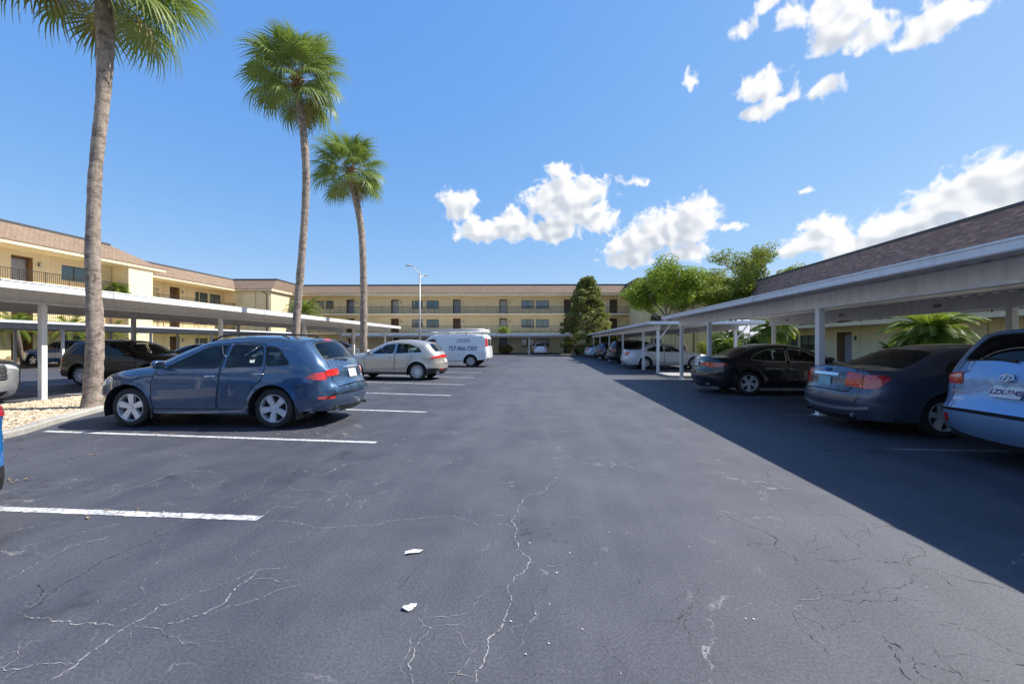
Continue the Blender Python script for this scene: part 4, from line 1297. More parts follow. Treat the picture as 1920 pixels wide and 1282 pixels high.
def door(root, x0, x1, z0, z1, y, rr, deep=.55, side=0):
    d = MB()
    leaf = rr.choice(('door_brown', 'door_grey', 'door_white', 'door_brown'))
    r_ = MB()                                            # recess lining
    r_.quad((x0, y, z0), (x0, y + deep, z0), (x0, y + deep, z1), (x0, y, z1)); r_.quad((x1, y, z0), (x1, y, z1), (x1, y + deep, z1), (x1, y + deep, z0))
    r_.quad((x0, y, z1), (x0, y + deep, z1), (x1, y + deep, z1), (x1, y, z1)); r_.quad((x0, y, z0 + .003), (x1, y, z0 + .003), (x1, y + deep, z0 + .003), (x0, y + deep, z0 + .003))
    r_.quad((x0, y + deep, z0), (x1, y + deep, z0), (x1, y + deep, z1), (x0, y + deep, z1))
    r_.build('door_recess', MATS['recess_brown'], root)
    w_ = (x1 - x0)
    a, b = (x0 + w_ * .08, x0 + w_ * .92)
    d.box(a, b, y + deep - .07, y + deep - .01, z0 + .01, z0 + 2.05)
    for (pz0, pz1) in ((.2, .9), (1.05, 1.9)):
        d.box(a + .12, b - .12, y + deep - .085, y + deep - .068, z0 + pz0, z0 + pz1)
    o = d.build('door', MATS[leaf], root)
    MB().tube([(b - .10, y + deep - .09, z0 + 1.0), (b - .10, y + deep - .14, z0 + 1.0)], .03, 8).build('door_knob', MATS['chrome'], o)
def railing(root, x0, x1, y, z, h=1.02, step=.13):
    r_ = MB()
    r_.box(x0, x1, y - .025, y + .025, z + h - .04, z + h); r_.box(x0, x1, y - .02, y + .02, z + .08, z + .115)
    n = int((x1 - x0) / step)
    for i in range(n + 1):
        x = x0 + (x1 - x0) * i / n
        w_ = .022 if i % 12 == 0 else .010
        r_.box(x - w_, x + w_, y - w_, y + w_, z + (.0 if i % 12 == 0 else .115), z + h - .04)
    return tag(r_.build('railing', MATS['railing_paint'], root), kind='stuff')
def mansard(root, x0, x1, depth, ez, tz, y_e=-.35, y_t=.95, hip0=0.0, hip1=0.0, m='mansard', face=True):
    a = MB()
    e0, e1 = x0 - .0, x1 + .0
    yb_e, yb_t = depth + .35, depth - .95
    A = [(e0, y_e, ez), (e1, y_e, ez), (e1, yb_e, ez), (e0, yb_e, ez)]
    B = [(e0 + hip0, y_t, tz), (e1 - hip1, y_t, tz), (e1 - hip1, yb_t, tz), (e0 + hip0, yb_t, tz)]
    a.add(A + B, [(0, 1, 5, 4), (1, 2, 6, 5), (2, 3, 7, 6), (3, 0, 4, 7), (4, 5, 6, 7), (0, 3, 2, 1)])
    o = a.build('roof', MATS[m], root)
    c = MB()
    c.box(e0 + hip0 - .06, e1 - hip1 + .06, y_t - .09, y_t + .10, tz - .06, tz + .10)
    c.box(e0 + hip0 - .06, e0 + hip0 + .10, y_t + .102, yb_t, tz - .06, tz + .10)
    c.box(e1 - hip1 - .10, e1 - hip1 + .06, y_t + .102, yb_t, tz - .06, tz + .10)
    c.build('roof_cap', MATS['dark_cap'], o)
    f = MB()
    f.box(e0 - .03, e1 + .03, y_e - .04, y_e + .06, ez - .26, ez + .015)
    f.box(e0 - .03, e0 + .05, y_e + .062, yb_e, ez - .26, ez + .015); f.box(e1 - .05, e1 + .03, y_e + .062, yb_e, ez - .26, ez + .015)
    f.build('fascia', MATS['trim_cream'], o)
    d = MB(); d.box(e0 - .035, e1 + .035, y_e - .075, y_e - .045, ez - .02, ez + .04); d.build('drip_edge', MATS['downspout'], o)
    return o
def gallery(name, label, loc, rz, length, slabs, ez, tz, opens, seed=0, wall_y=1.5, depth=10.0, hip=(0, 0), walkway=True, wallmat='stucco', roofm='mansard', z0=.12, rail_skip=(), group=None):
    """walk-up apartment block: open galleries with railings in front of a stucco wall, shingled mansard on top"""
    root = thing(name, label, 'building', loc, rz, group)
    rr = random.Random(seed)
    levels = [z0] + list(slabs)
    tops = list(slabs) + [ez - .26]
    wy = wall_y if walkway else 0.0
    holes = []
    for fl, (za, zb_) in enumerate(zip(levels, tops)):
        for kind, a, b in opens:
            if kind == 'w': holes.append((a, b, za + .82, za + 2.08))
            elif kind == 'd': holes.append((a, b, za, za + 2.22))
    wl = MB()
    for fl, (za, zb_) in enumerate(zip(levels, tops)):
        holed_wall(wl, 0, length, za, zb_ if fl == len(levels) - 1 else levels[fl + 1], wy, wy + .15, [h for h in holes if za <= h[2] < zb_])
    wl.box(0, .15, wy + .152, depth, z0, ez - .02); wl.box(length - .15, length, wy + .152, depth, z0, ez - .02); wl.box(.15, length - .15, depth - .15, depth, z0, ez - .02)
    wl.build('wall', MATS[wallmat], root)
    for za, zb_ in zip(levels, tops):
        for kind, a, b in opens:
            if kind == 'w': window(root, a + .003, b - .003, za + .823, za + 2.077, wy, rr)
            elif kind == 'd': door(root, a + .003, b - .003, za + .003, za + 2.217, wy, rr)
    for za, zb_ in zip(levels, tops):
        for kind, a, b in opens:
            if kind == 'd':
                x = b + .38
                lm = MB(); lm.rbox(x - .07, x + .07, wy - .13, wy - .003, za + 1.62, za + 1.92, .015)
                lo_ = lm.build('wall_lamp', MATS['window_frame'], root)
                MB().box(x - .045, x + .045, wy - .138, wy - .131, za + 1.66, za + 1.86).build('lamp_glass', MATS['plate_white'], lo_)
    for x in [length * k for k in (.03, .36, .68, .97)]:
        MB().tube([(x, wy - .06, z0), (x, wy - .06, tops[-1] - .02)], .04, 6).build('downspout', MATS['trim_cream'], root)
    for i, s_ in enumerate(slabs):
        if walkway:
            MB().box(0, length, -.05, wy - .003, s_ - .24, s_).build('walkway_slab', MATS['trim_cream'], root)
            railing(root, .05, length - .05, .02, s_)
    MB().box(0, length, -.05, depth, -.02, z0 - .004).build('plinth', MATS['concrete'], root)
    if walkway:
        MB().box(.02, length - .02, -.28, wy - .003, ez - .30, ez - .25).build('soffit', MATS['stucco_pale'], root)
    mansard(root, -.3, length + .3, depth, ez, tz, hip0=hip[0], hip1=hip[1], m=roofm)
    return root
def units(x, n, period=16.3, off=0.0):
    out = []
    for i in range(n):
        b = x + i * period
        out += [('d', b, b + 1.15), ('w', b + 3.1, b + 4.95), ('w', b + 5.25, b + 7.15), ('d', b + 9.2, b + 10.4)]
    return out
# far building: openings from where they stand across the view (12.6 px to the metre)
far0 = P(520, 60.4)
def fx(u): return (u - 520) * 60.2 / FPX
op = []
for a, b, k in ((533, 548, 'd'), (577, 600, 'w'), (603, 618, 'w'), (643, 658, 'd'), (729, 744, 'd'), (769, 790, 'w'), (797, 821, 'w'), (848, 863, 'd'), (937, 952, 'd'), (979, 1003, 'w'), (1007, 1032, 'w'), (1060, 1074, 'd'), (1147, 1162, 'd')):
    op.append((k, round(fx(a), 3), round(fx(b), 3)))
far = gallery('apartment_building', 'three-storey yellow building with open walkways across the far end of the lot', far0, R(3.5), fx(1225), (3.1, 5.95), 8.88, 10.28, op, 3)
sp_ = MB()
# left wing parallel to the aisle, near part, front line at x = -38.2
def wing(name, label, x_front, y0, y1, opens_abs, seed, slabs, ez, tz, side, **kw):
    """a block along the aisle; side -1: stands left and faces right, +1: stands right and faces left"""
    if side < 0:      # local x runs away from the camera reversed: local +x = -Y
        loc = (x_front, y1, 0); rz = R(-90)
        # local (x,y) -> world (x_front + y*?, ...)
        root_rz = R(-90)
        op_ = [(k, y1 - b, y1 - a) for k, a, b in opens_abs]
        # facing right means local -y = world +X: rotation +90 gives local y -> -X, local x -> +Y
        return gallery(name, label, (x_front, y0, 0), R(90), y1 - y0, slabs, ez, tz, [(k, a - y0, b - y0) for k, a, b in opens_abs], seed, **kw)
    return gallery(name, label, (x_front, y1, 0), R(-90), y1 - y0, slabs, ez, tz, op_rev(opens_abs, y1), seed, **kw)
def op_rev(o, y1): return [(k, y1 - b, y1 - a) for k, a, b in o]
left_near = wing('apartment_building', 'left yellow apartment wing with brown mansard roof behind the first palm', -38.2, -6.0, 37.7,
                 [('d', -1.5, -.3), ('w', 2, 4), ('d', 13.8, 15), ('w', 17.0, 18.9), ('w', 19.3, 21.2), ('d', 27.4, 28.7), ('w', 30.6, 32.5)], 7, (3.1, 5.95), 8.88, 10.42, -1, hip=(0, 4.2), depth=10)
stair = MB(); stair.box(-40.2 + .55, -38.0, 34.5, 36.8, .12, 8.60); stair.box(-38.0 - .001, -37.94, 34.4, 36.9, .12, .5)
o_ = stair.build('stair_tower', MATS['stucco_pale'], left_near); o_.matrix_parent_inverse = (Matrix.Translation((-38.2, -6.0, 0)) @ Matrix.Rotation(R(90), 4, 'Z')).inverted()
left_far = wing('apartment_building', 'recessed left apartment wing between the first palm and the corner block', -42.0, 38.05, 53.0,
                [('d', 44.2, 45.5), ('w', 47.7, 49.6), ('w', 49.9, 51.7)], 9, (3.1, 5.95), 8.88, 10.34, -1)
pb = P(417, 55.4)
corner = gallery('apartment_block', 'windowless cream corner block with a downspout left of the second palm', (pb.x, pb.y, 0), R(3.5), 6.7, (3.1, 5.95), 8.905, 10.37, [], 11, walkway=False, depth=9.0, wallmat='stucco')
MB().tube([(5.7, -.25, 8.6), (6.15, -.06, 8.2), (6.15, -.06, .2)], .055, 8).build('downspout', MATS['downspout'], corner)
pr = P(1203, 54.0)
rblock = gallery('apartment_block', 'yellow end block behind the spreading green trees on the right', (pr.x, pr.y, 0), R(3.5), 11.0, (3.1, 5.95), 8.80, 10.30, [('w', 1.2, 2.6)], 12, walkway=False, depth=9.0, wallmat='stucco')
MB().tube([(6.9, -.25, 8.5), (6.9, -.06, 8.2), (6.9, -.06, .2)], .07, 8).build('downspout', MATS['downspout'], rblock)
# right building, two storeys
right_b = wing('apartment_building', 'two-storey yellow building with red-brown shingle roof behind the right carports', 20.7, -14.0, 42.3,
               [('d', 2.6, 3.8), ('w', 6, 7.9), ('w', 8.3, 10.2), ('d', 13.0, 14.3), ('w', 18.4, 20.4), ('d', 31.0, 32.5), ('w', 35.0, 36.9), ('w', 37.2, 39.2), ('d', 40.6, 41.6)], 15, (2.95,), 5.50, 7.82, 1, depth=11)
def shingles():
    """overlapping shingle tabs on the slope that faces the lot"""
    rr = np.random.default_rng(8)
    y_e, y_t, ez, tz = -.37, .95, 5.50, 7.82
    sl = math.hypot(y_t - y_e, tz - ez); cy, cz = (y_t - y_e) / sl, (tz - ez) / sl
    ny, nz_ = -cz, cy
    rows = 19; ex = sl / rows; V, F = [], []
    for r_ in range(rows):
        x = -.3 - (r_ % 2) * .15
        while x < 40.0:
            w_ = .30 + rr.uniform(-.03, .03)
            x0, x1 = max(x + .004, -.3), x + w_ - .004
            lift = .018 + rr.uniform(0, .012)
            a, b = r_ * ex - .006 - rr.uniform(0, .012), (r_ + 1) * ex + .03
            k = len(V)
            for xx, d, h in ((x0, a, 0), (x1, a, 0), (x1, a, lift), (x0, a, lift), (x1, b, .004), (x0, b, .004)):
                V.append((xx, y_e + cy * d + ny * h, ez + cz * d + nz_ * h))
            F += [(k, k + 1, k + 2, k + 3), (k + 3, k + 2, k + 4, k + 5), (k + 1, k + 4, k + 2), (k, k + 3, k + 5)]
            x += w_
    tag(link('shingles', mkmesh('shingles', V, F, MATS['shingle_tabs']), right_b), kind='stuff')
shingles()

# ------------------------------------------------------------------ carports
def carport(name, label, xf, xb, y0, y1, zt, posts_f, posts_b, xpf, xpb, sgn, label_nums=None, slope=.10, brace_ends=(), gutter='gutter_metal', gh=.145):
    """flat steel carport along the aisle; xf: gutter line facing the aisle, xb: back edge, xpf/xpb: post rows, zt: top of gutter; sgn=+1 when the roof runs to +X"""
    root = thing(name, label, 'carport', ((xf + xb) / 2, y0, 0))
    ox, oy = (xf + xb) / 2, y0
    L = y1 - y0
    def X(x): return x - ox
    zd = zt - .10                                     # deck level
    d = MB(); n = int(L / .15)
    # ribbed steel pans running across, ribs every 30 cm
    vs, fs = [], []
    for i in range(n + 1):
        yy = L * i / n; dz = .035 if i % 2 else 0.0
        vs += [(X(xf) + sgn * .13, yy, zd + dz), (X(xb) - sgn * .03, yy, zd + dz + slope * 0), (X(xf) + sgn * .13, yy, zd + dz + .03), (X(xb) - sgn * .03, yy, zd + dz + .03)]
    for i in range(n):
        a = 4 * i; b = a + 4
        fs += [(a, b, b + 1, a + 1), (a + 2, a + 3, b + 3, b + 2)]
    fs += [(0, 1, 3, 2), (4 * n, 4 * n + 2, 4 * n + 3, 4 * n + 1)]
    d.add(vs, fs); d.build('roof_deck', MATS['deck_metal'], root)
    for nm, xe, s2 in (('gutter', xf, sgn), ('back_fascia', xb, -sgn)):
        g = MB()
        # box gutter with a rolled lip: profile (offset inwards, height)
        pr_ = [(.0, .015 - gh), (.0, -.035), (-.016, -.030), (-.016, -.002), (.012, 0), (.012, -.012), (.10, -.012), (.10, -gh), (.012, -gh)]
        k = len(pr_); V = [(X(xe) + s2 * a, yy, zt + z) for yy in (-.02, L + .02) for a, z in pr_]
        g.add(V, [(i, (i + 1) % k, k + (i + 1) % k, k + i) for i in range(k)] + [tuple(range(k)), tuple(range(k, 2 * k))[::-1]])
        o = g.build(nm, MATS[gutter], root)
        for q in range(1, int(L / 6.1) + 1):
            MB().box(X(xe) - s2 * .024, X(xe) - s2 * .002, q * 6.1 - .05, q * 6.1 + .05, zt + .012 - gh, zt + .003).build('gutter_joint', MATS['white_metal'], o)
    for yy, nm in ((-.02, 'end_fascia'), (L + .02, 'end_fascia')):
        e = MB(); e.box(X(xf) + sgn * .10, X(xb) - sgn * .10, yy - .02, yy + .02, zt - .145, zt + .0); e.build(nm, MATS[gutter], root)
    zb_ = zd - .32
    for xp in (xpf, xpb):
        b = MB()
        b.box(X(xp) - .055, X(xp) + .055, .05, L - .05, zd - .012, zd - .003); b.box(X(xp) - .055, X(xp) + .055, .05, L - .05, zb_, zb_ + .012)
        b.box(X(xp) - .008, X(xp) + .008, .05, L - .05, zb_ + .012, zd - .012)
        b.box(X(xp) - sgn * .010, X(xp) - sgn * .053, .05, L - .05, zb_ + .0135, zb_ + .05)
        b.build('beam', MATS['beam_metal'], root)
    for xp, ys in ((xpf, posts_f), (xpb, posts_b)):
        for yp in ys:
            p = MB(); p.rbox(X(xp) - .062, X(xp) + .062, yp - oy - .062, yp - oy + .062, 0, zb_ - .002, .008)
            o = p.build('post', MATS['white_metal'], root)
            q = MB(); q.box(X(xp) - .10, X(xp) + .10, yp - oy - .10, yp - oy + .10, .0, .012); q.build('base_plate', MATS['beam_metal'], o)
            q = MB()
            for by in (-.04, .04):
                for bz in (.05, .16): q.lathe([(0, .014), (.012, .012), (.014, .001)][::1], 6, 'x', (X(xp) - sgn * .014, yp - oy + by, zb_ + bz)) if False else q.box(X(xp) - sgn * .009, X(xp) - sgn * .022, yp - oy + by - .011, yp - oy + by + .011, zb_ + bz - .011, zb_ + bz + .011)
            q.build('bolt', MATS['beam_metal'], o)
            if yp in brace_ends:
                MB().tube([(X(xp), yp - oy, zb_ - .55), (X(xp) + sgn * .62, yp - oy, zd - .03)], .035, 8).build('brace', MATS['white_metal'], o)
    for txt, yy in (label_nums or []):
        text_obj('stall_number', txt, .115, MATS['plate_ink'], root, (X(xpb) - sgn * .014, yy - oy, zb_ + .17), (R(90), 0, R(-90) if sgn > 0 else R(90)), .002, bold=.002)
    return root
carport('carport', 'grey-white carport over the sedans on the near right', 5.10, 10.9, -8.0, 17.85, 2.655, (-2.35, 3.3, 8.98, 14.65, 17.5), (-2.35, 3.3, 8.98, 14.65, 17.5), 5.8, 9.5, 1, [('1078', 10.55), ('1076', 13.7), ('1074', 16.6)], brace_ends=())
carport('carport', 'far right carport over the pearl white sedan', 5.20, 10.7, 20.45, 52.0, 2.60, (20.86, 23.8, 29.8, 35.8, 41.6, 46.8, 51.4), (20.86, 29.8, 35.8, 41.6, 46.8, 51.4), 5.76, 9.5, 1, brace_ends=(20.86,))
carport('carport', 'long white carport on the left behind the palms', -11.86, -18.0, -7.9, 33.1, 2.93, (-7.5, -1.8, 3.9, 9.6, 15.45, 21.2, 27.0, 32.6), (-7.5, -1.8, 3.9, 9.6, 15.45, 21.2, 27.0, 32.6), -13.0, -16.8, -1, brace_ends=(32.6,), gh=.20)
carport('carport', 'second white carport at the far left beyond the maroon SUV', -28.6, -34.2, 2.0, 47.0, 2.78, (6.0, 11.7, 17.4, 23.1, 28.8, 34.5, 40.2, 45.9), (6.0, 11.7, 17.4, 23.1, 28.8, 34.5, 40.2, 45.9), -29.9, -33.2, -1)
# carport across the far end, parallel to the far building
def far_carport():
    a = P(640, 54.6); L = (1082 - 640) * 54.6 / FPX
    root = thing('carport', 'thin white carport in front of the far building', 'carport', (a.x, a.y, 0), R(3.5))
    d = MB(); n = int(L / .3); vs, fs = [], []
    for i in range(n + 1):
        x = L * i / n; dz = .03 if i % 2 else 0
        vs += [(x, .06, 2.62 + dz), (x, 5.0, 2.62 + dz), (x, .06, 2.65 + dz), (x, 5.0, 2.65 + dz)]
    for i in range(n):
        q = 4 * i; fs += [(q, q + 4, q + 5, q + 1), (q + 2, q + 3, q + 7, q + 6)]
    d.add(vs, fs); d.build('roof_deck', MATS['deck_metal'], root)
    MB().box(-.05, L + .05, 0, .055, 2.55, 2.78).build('gutter', MATS['gutter_metal'], root)
    MB().box(-.05, L + .05, 5.005, 5.06, 2.55, 2.78).build('back_fascia', MATS['gutter_metal'], root)
    for x in (-.03, L + .03): MB().box(x - .02, x + .02, .057, 5.0, 2.56, 2.77).build('end_fascia', MATS['gutter_metal'], root)
    for yy in (.8, 4.2):
        MB().box(0, L, yy - .05, yy + .05, 2.36, 2.615).build('beam', MATS['beam_metal'], root)
        x = L - .25
        while x > 0:
            MB().rbox(x - .06, x + .06, yy - .06, yy + .06, 0, 2.357, .008).build('post', MATS['white_metal'], root)
            x -= 6.2
far_carport()

# ------------------------------------------------------------------ planting strips and street lamp
def strip_quad(name, pts, z, m): return sheet(name, pts, z, m)
q0, q1 = P(560, 59.2), P(1150, 58.6); q2, q3 = P(1150, 60.3), P(560, 60.8)
lw = P(560, 55.9); rw_ = P(1200, 55.3)
sheet('lawn_strip', [xy(P(470, 56.2)), xy(P(1230, 55.4)), xy(P(1230, 61)), xy(P(470, 61))], .012, MATS['lawn'])
sheet('planting_bed', [(13.02, -20), (20.5, -20), (20.5, 50), (13.02, 50)], .010, MATS['lawn'])
tag(MB().box(13.0, 13.02, -20, 50, -.02, .02).build('bed_edging', MATS['concrete']), kind='structure')
def street_lamp():
    p = P(787, 37.5)
    root = thing('street_lamp', 'tall grey light pole with two curved arms behind the champagne crossover', 'street lamp', (p.x, p.y, 0), R(20))
    MB().tube([(0, 0, 0), (0, 0, 3), (0, 0, 8.0)], [.11, .09, .065], 12).build('pole', MATS['lamp_metal'], root, True)
    MB().lathe([(0, .22), (.10, .22), (.14, .13), (.30, .12)], 16, 'z').build('base', MATS['concrete'], root)
    for a, z, l in ((math.pi, 8.75, 1.0), (0.9, 8.05, .95)):
        c, s = math.cos(a), math.sin(a)
        pts = [(0, 0, 7.7 if z > 8.5 else 7.4)] + [(c * l * t, s * l * t, (7.9 if z > 8.5 else 7.5) + (z - (7.9 if z > 8.5 else 7.5)) * math.sin(t * 1.45)) for t in (.02, .12, .3, .5, .75)]
        arm = MB().tube(pts, .035, 8).build('arm', MATS['lamp_metal'], root, True)
        e = pts[-1]
        h = MB()
        h.lathe([(-.28, .02), (-.22, .09), (0, .13), (.22, .11), (.30, .02)], 12, 'x')
        h.v = [(e[0] + (x + .22) * c - y * s * 1.0, e[1] + (x + .22) * s + y * c, e[2] + zz * .55) for x, y, zz in h.v]
        hd = h.build('lamp_head', MATS['lamp_metal'], root, True)
        g = MB(); g.lathe([(-.045, .002), (-.05, .08), (-.03, .10)], 12, 'z', (e[0] + .22 * c, e[1] + .22 * s, e[2] - .03)); g.build('lens', MATS['lamp_clear'], hd)
street_lamp()

# ---- body shapes (x forward from mid-wheelbase, z up)
def front_bits(cs, hz0, hz1, gz0, gz1, hy=(.95, .52), gy=.46):
    k = cs.Wn; out = []
    for sg in (1, -1):
        out.append(('headlight', roundp([(cs.sfront(hz0), sg * hy[0] * k), (cs.sfront(hz1), sg * hy[0] * k), (cs.sfront(hz1 - .02), sg * hy[1] * k), (cs.sfront(hz0 + .02), sg * hy[1] * k)], .03), {'pair': 1, 'off': .004}))
    out.append(('grille', roundp([(cs.sfront(gz0), -gy * k), (cs.sfront(gz1), -gy * k * 1.05), (cs.sfront(gz1), gy * k * 1.05), (cs.sfront(gz0), gy * k)], .03), {'off': -.01}))
    out.append(('grille', roundp([(cs.sfront(.27), -.5 * k), (cs.sfront(.38), -.62 * k), (cs.sfront(.38), .62 * k), (cs.sfront(.27), .5 * k)], .03), {'off': -.01}))
    return out

def rear_set(tl=None, brake=None, low=None, refl=None, tg=None):
    def fn(cs):
        out = []; k = cs.Wn
        if tl:
            for p in both(cs, *tl): out.append(('taillight', p, {'pair': 1, 'off': .006}))
        if brake:
            z0, z1, y = brake
            out.append(('brake_light', [(cs.srear(z0), -y), (cs.srear(z1), -y), (cs.srear(z1), y), (cs.srear(z0), y)], {'off': .004}))
        if refl:
            for p in both(cs, *refl): out.append(('reflector', p, {'pair': 1, 'off': .004}))
        if low:
            out.append(('lower_bumper', roundp([(cs.srear(low[0]), -low[2] * k), (cs.srear(low[1]), -low[3] * k), (cs.srear(low[1]), low[3] * k), (cs.srear(low[0]), low[2] * k)], .05), {'off': -.002}))
        if tg:
            p = roundp([(cs.srear(tg[0]), -tg[2] * k), (cs.srear(tg[1]), -tg[3] * k), (cs.srear(tg[1]), tg[3] * k), (cs.srear(tg[0]), tg[2] * k)], .06)
            out.append(('tailgate', offset_poly(p, -.007), {})); out.append(('gap', offset_poly(p, .007), {}))
        return out
    return fn

SUV_A = dict(hw=.935, xf=1.325, xr=-1.325, Rw=.355, Ra=.425, sill=.26, belt=(1.08, -.03), tumble=.19, zw=.66,
    prof=[(2.10, .20), (2.22, .34), (2.25, .55), (2.19, .74), (2.03, .86), (1.60, .985), (1.15, 1.055), (.95, 1.085, 1), (.45, 1.34), (.02, 1.515), (-.35, 1.585), (-.85, 1.61), (-1.35, 1.585), (-1.78, 1.525, 1), (-1.98, 1.31), (-2.13, 1.12), (-2.20, .96), (-2.24, .80), (-2.33, .70), (-2.345, .50), (-2.24, .30)],
    planf=(.42, 1.0), planr=(.19, .70), lines=[(.90, -.035, .04, .014), (.50, 0, .06, .010)],
    side=flank([[(.60, 1.075), (-.08, 1.435), (-.42, 1.470), (-.34, 1.085)], [(-.46, 1.09), (-.53, 1.475), (-1.07, 1.455), (-1.13, 1.11)], [(-1.21, 1.115), (-1.15, 1.45), (-1.36, 1.41), (-1.62, 1.135)]],
               [[(.86, .34), (.90, .78), (.80, 1.055), (.02, 1.468), (-.44, 1.515), (-.36, 1.05), (-.30, .34)], [(-.32, .34), (-.38, 1.05), (-.46, 1.518), (-1.12, 1.495), (-1.19, 1.10), (-1.12, .86), (-.95, .70), (-.86, .50), (-.86, .34)]],
               extra=[('taillight', roundp([(-1.90, .90), (-2.06, .985), (-2.40, 1.01), (-2.42, .86), (-2.12, .855)], .03), {'off': .006}),
                      ('headlight', roundp([(1.62, .84), (1.72, .90), (2.10, .88), (2.32, .78), (2.25, .69), (1.95, .73)], .04), {'off': .004}),
                      ('reflector', roundp([(-2.12, .52), (-2.12, .565), (-2.40, .565), (-2.40, .52)], .01), {'off': .004})]),
    cab=(-2.0, .85), seats=(-.15, -1.02), mirror=(.66, 1.06), handles=[(-.20, .925), (-1.08, .965)])
SUV_A['strip'] = std_strip(((.95, 1.085), (.02, 1.515)), ((-1.82, 1.49), (-2.11, 1.15), .80, .84),
    lambda cs: front_bits(cs, .70, .82, .50, .66) + rear_set((.885, .99, 1.02, .62, .035), (1.500, 1.517, .16), (.28, .40, .9, .95), None, (.70, 1.50, .86, .80))(cs))
SUV_A['rear_creases'] = [(1.03, .03, 9, .010), (.62, .05, 9, .012)]

SUV_B = dict(hw=.93, xf=1.345, xr=-1.345, Rw=.36, Ra=.42, sill=.27, belt=(1.06, -.05), tumble=.21, zw=.66,
    prof=[(2.12, .22), (2.24, .36), (2.26, .58), (2.20, .78), (2.02, .93), (1.6, 1.02), (1.12, 1.075), (.95, 1.09, 1), (.48, 1.34), (.06, 1.52), (-.32, 1.60), (-.8, 1.625), (-1.25, 1.575), (-1.68, 1.485, 1), (-1.90, 1.25), (-2.04, 1.08), (-2.11, .95), (-2.13, .80), (-2.18, .66), (-2.17, .44), (-2.05, .28)],
    planf=(.42, 1.0), planr=(.30, .85), lines=[(.86, 0.03, .04, .016), (.48, .02, .05, .014)],
    side=flank([[(.62, 1.075), (-.02, 1.45), (-.40, 1.495), (-.36, 1.09)], [(-.44, 1.09), (-.48, 1.50), (-1.00, 1.46), (-1.42, 1.30), (-1.58, 1.16), (-1.2, 1.125)]],
               [[(.86, .36), (.92, .80), (.80, 1.06), (.03, 1.48), (-.42, 1.535), (-.40, 1.05), (-.38, .36)], [(-.40, .36), (-.42, 1.05), (-.44, 1.538), (-1.02, 1.50), (-1.20, 1.10), (-1.12, .86), (-.95, .70), (-.86, .50), (-.86, .36)]],
               extra=[('taillight', roundp([(-1.84, .94), (-2.0, .985), (-2.40, .995), (-2.40, .90), (-2.0, .90)], .02), {'off': .006}),
                      ('headlight', roundp([(1.70, .84), (1.78, .90), (2.10, .88), (2.32, .78), (2.25, .71), (1.95, .75)], .04), {'off': .004}),
                      ('cladding', [(-3, .10), (3, .10), (3, .335), (-3, .335)], {}),
                      ('cladding', [(-3, .10), (-1.66, .10), (-1.72, .47), (-2.0, .50), (-3, .50)], {})]),
    cab=(-1.95, .85), seats=(-.15, -1.02), mirror=(.68, 1.07), handles=[(-.22, .93), (-1.02, .96)])
SUV_B['strip'] = std_strip(((.95, 1.09), (.06, 1.52)), ((-1.71, 1.45), (-1.99, 1.13), .80, .86),
    lambda cs: front_bits(cs, .72, .84, .52, .70) + rear_set((.905, .985, 1.02, -.02, .015), (1.462, 1.478, .16), (.28, .48, .92, .98), (.44, .49, .85, .60, .015), (.66, 1.46, .88, .80))(cs))
SUV_B['rear_creases'] = [(.99, .03, 9, .012), (.60, .05, 9, .012)]

SUV_C = dict(hw=.963, xf=1.395, xr=-1.395, Rw=.37, Ra=.435, sill=.27, belt=(1.14, -.03), tumble=.17, zw=.72,
    prof=[(2.20, .22), (2.32, .38), (2.36, .60), (2.33, .84), (2.20, 1.00), (1.7, 1.09), (1.2, 1.135), (1.05, 1.15, 1), (.60, 1.42), (.22, 1.60), (-.2, 1.68), (-.8, 1.71), (-1.5, 1.68), (-2.02, 1.62, 1), (-2.18, 1.40), (-2.30, 1.19), (-2.36, 1.06), (-2.375, .92), (-2.40, .78), (-2.47, .68), (-2.475, .48), (-2.36, .30)],
    planf=(.26, .8), planr=(.12, .55), lines=[(.93, 0.0, .04, .014), (.52, 0, .05, .012)],
    side=flank([[(.72, 1.14), (.12, 1.52), (-.34, 1.575), (-.32, 1.16)], [(-.42, 1.16), (-.44, 1.575), (-1.10, 1.56), (-1.14, 1.175)], [(-1.23, 1.18), (-1.18, 1.56), (-1.78, 1.52), (-1.98, 1.23)]],
               [[(.92, .36), (.98, .85), (.86, 1.12), (.16, 1.56), (-.37, 1.62), (-.36, 1.1), (-.33, .36)], [(-.35, .36), (-.38, 1.1), (-.39, 1.62), (-1.14, 1.60), (-1.20, 1.16), (-1.16, .9), (-1.0, .72), (-.9, .52), (-.9, .36)]],
               extra=[('taillight', roundp([(-2.02, 1.0), (-2.10, 1.085), (-2.5, 1.095), (-2.5, .965), (-2.2, .965)], .03), {'off': .006}),
                      ('headlight', roundp([(1.82, .92), (1.95, 1.00), (2.2, .98), (2.45, .90), (2.42, .80), (2.05, .83)], .04), {'off': .004}),
                      ('lower_bumper', [(1.88, .1), (3, .1), (3, .34), (1.88, .34)], {})]),
    cab=(-2.1, .95), seats=(-.10, -1.0), mirror=(.76, 1.13), handles=[(-.18, 1.00), (-1.05, 1.02)])
SUV_C['strip'] = std_strip(((1.05, 1.15), (.22, 1.60)), ((-2.06, 1.58), (-2.29, 1.215), .78, .86),
    lambda cs: front_bits(cs, .82, .96, .62, .90, (.98, .56), .50) + rear_set((.975, 1.085, 1.02, .68, .03), (1.595, 1.612, .18), (.30, .40, .9, .96), (.50, .57, .97, .86, .01), (.62, 1.60, .88, .78))(cs))
SUV_C['rear_creases'] = [(1.075, .035, 9, .022), (.95, .05, .42, -.020), (.64, .05, 9, .016)]

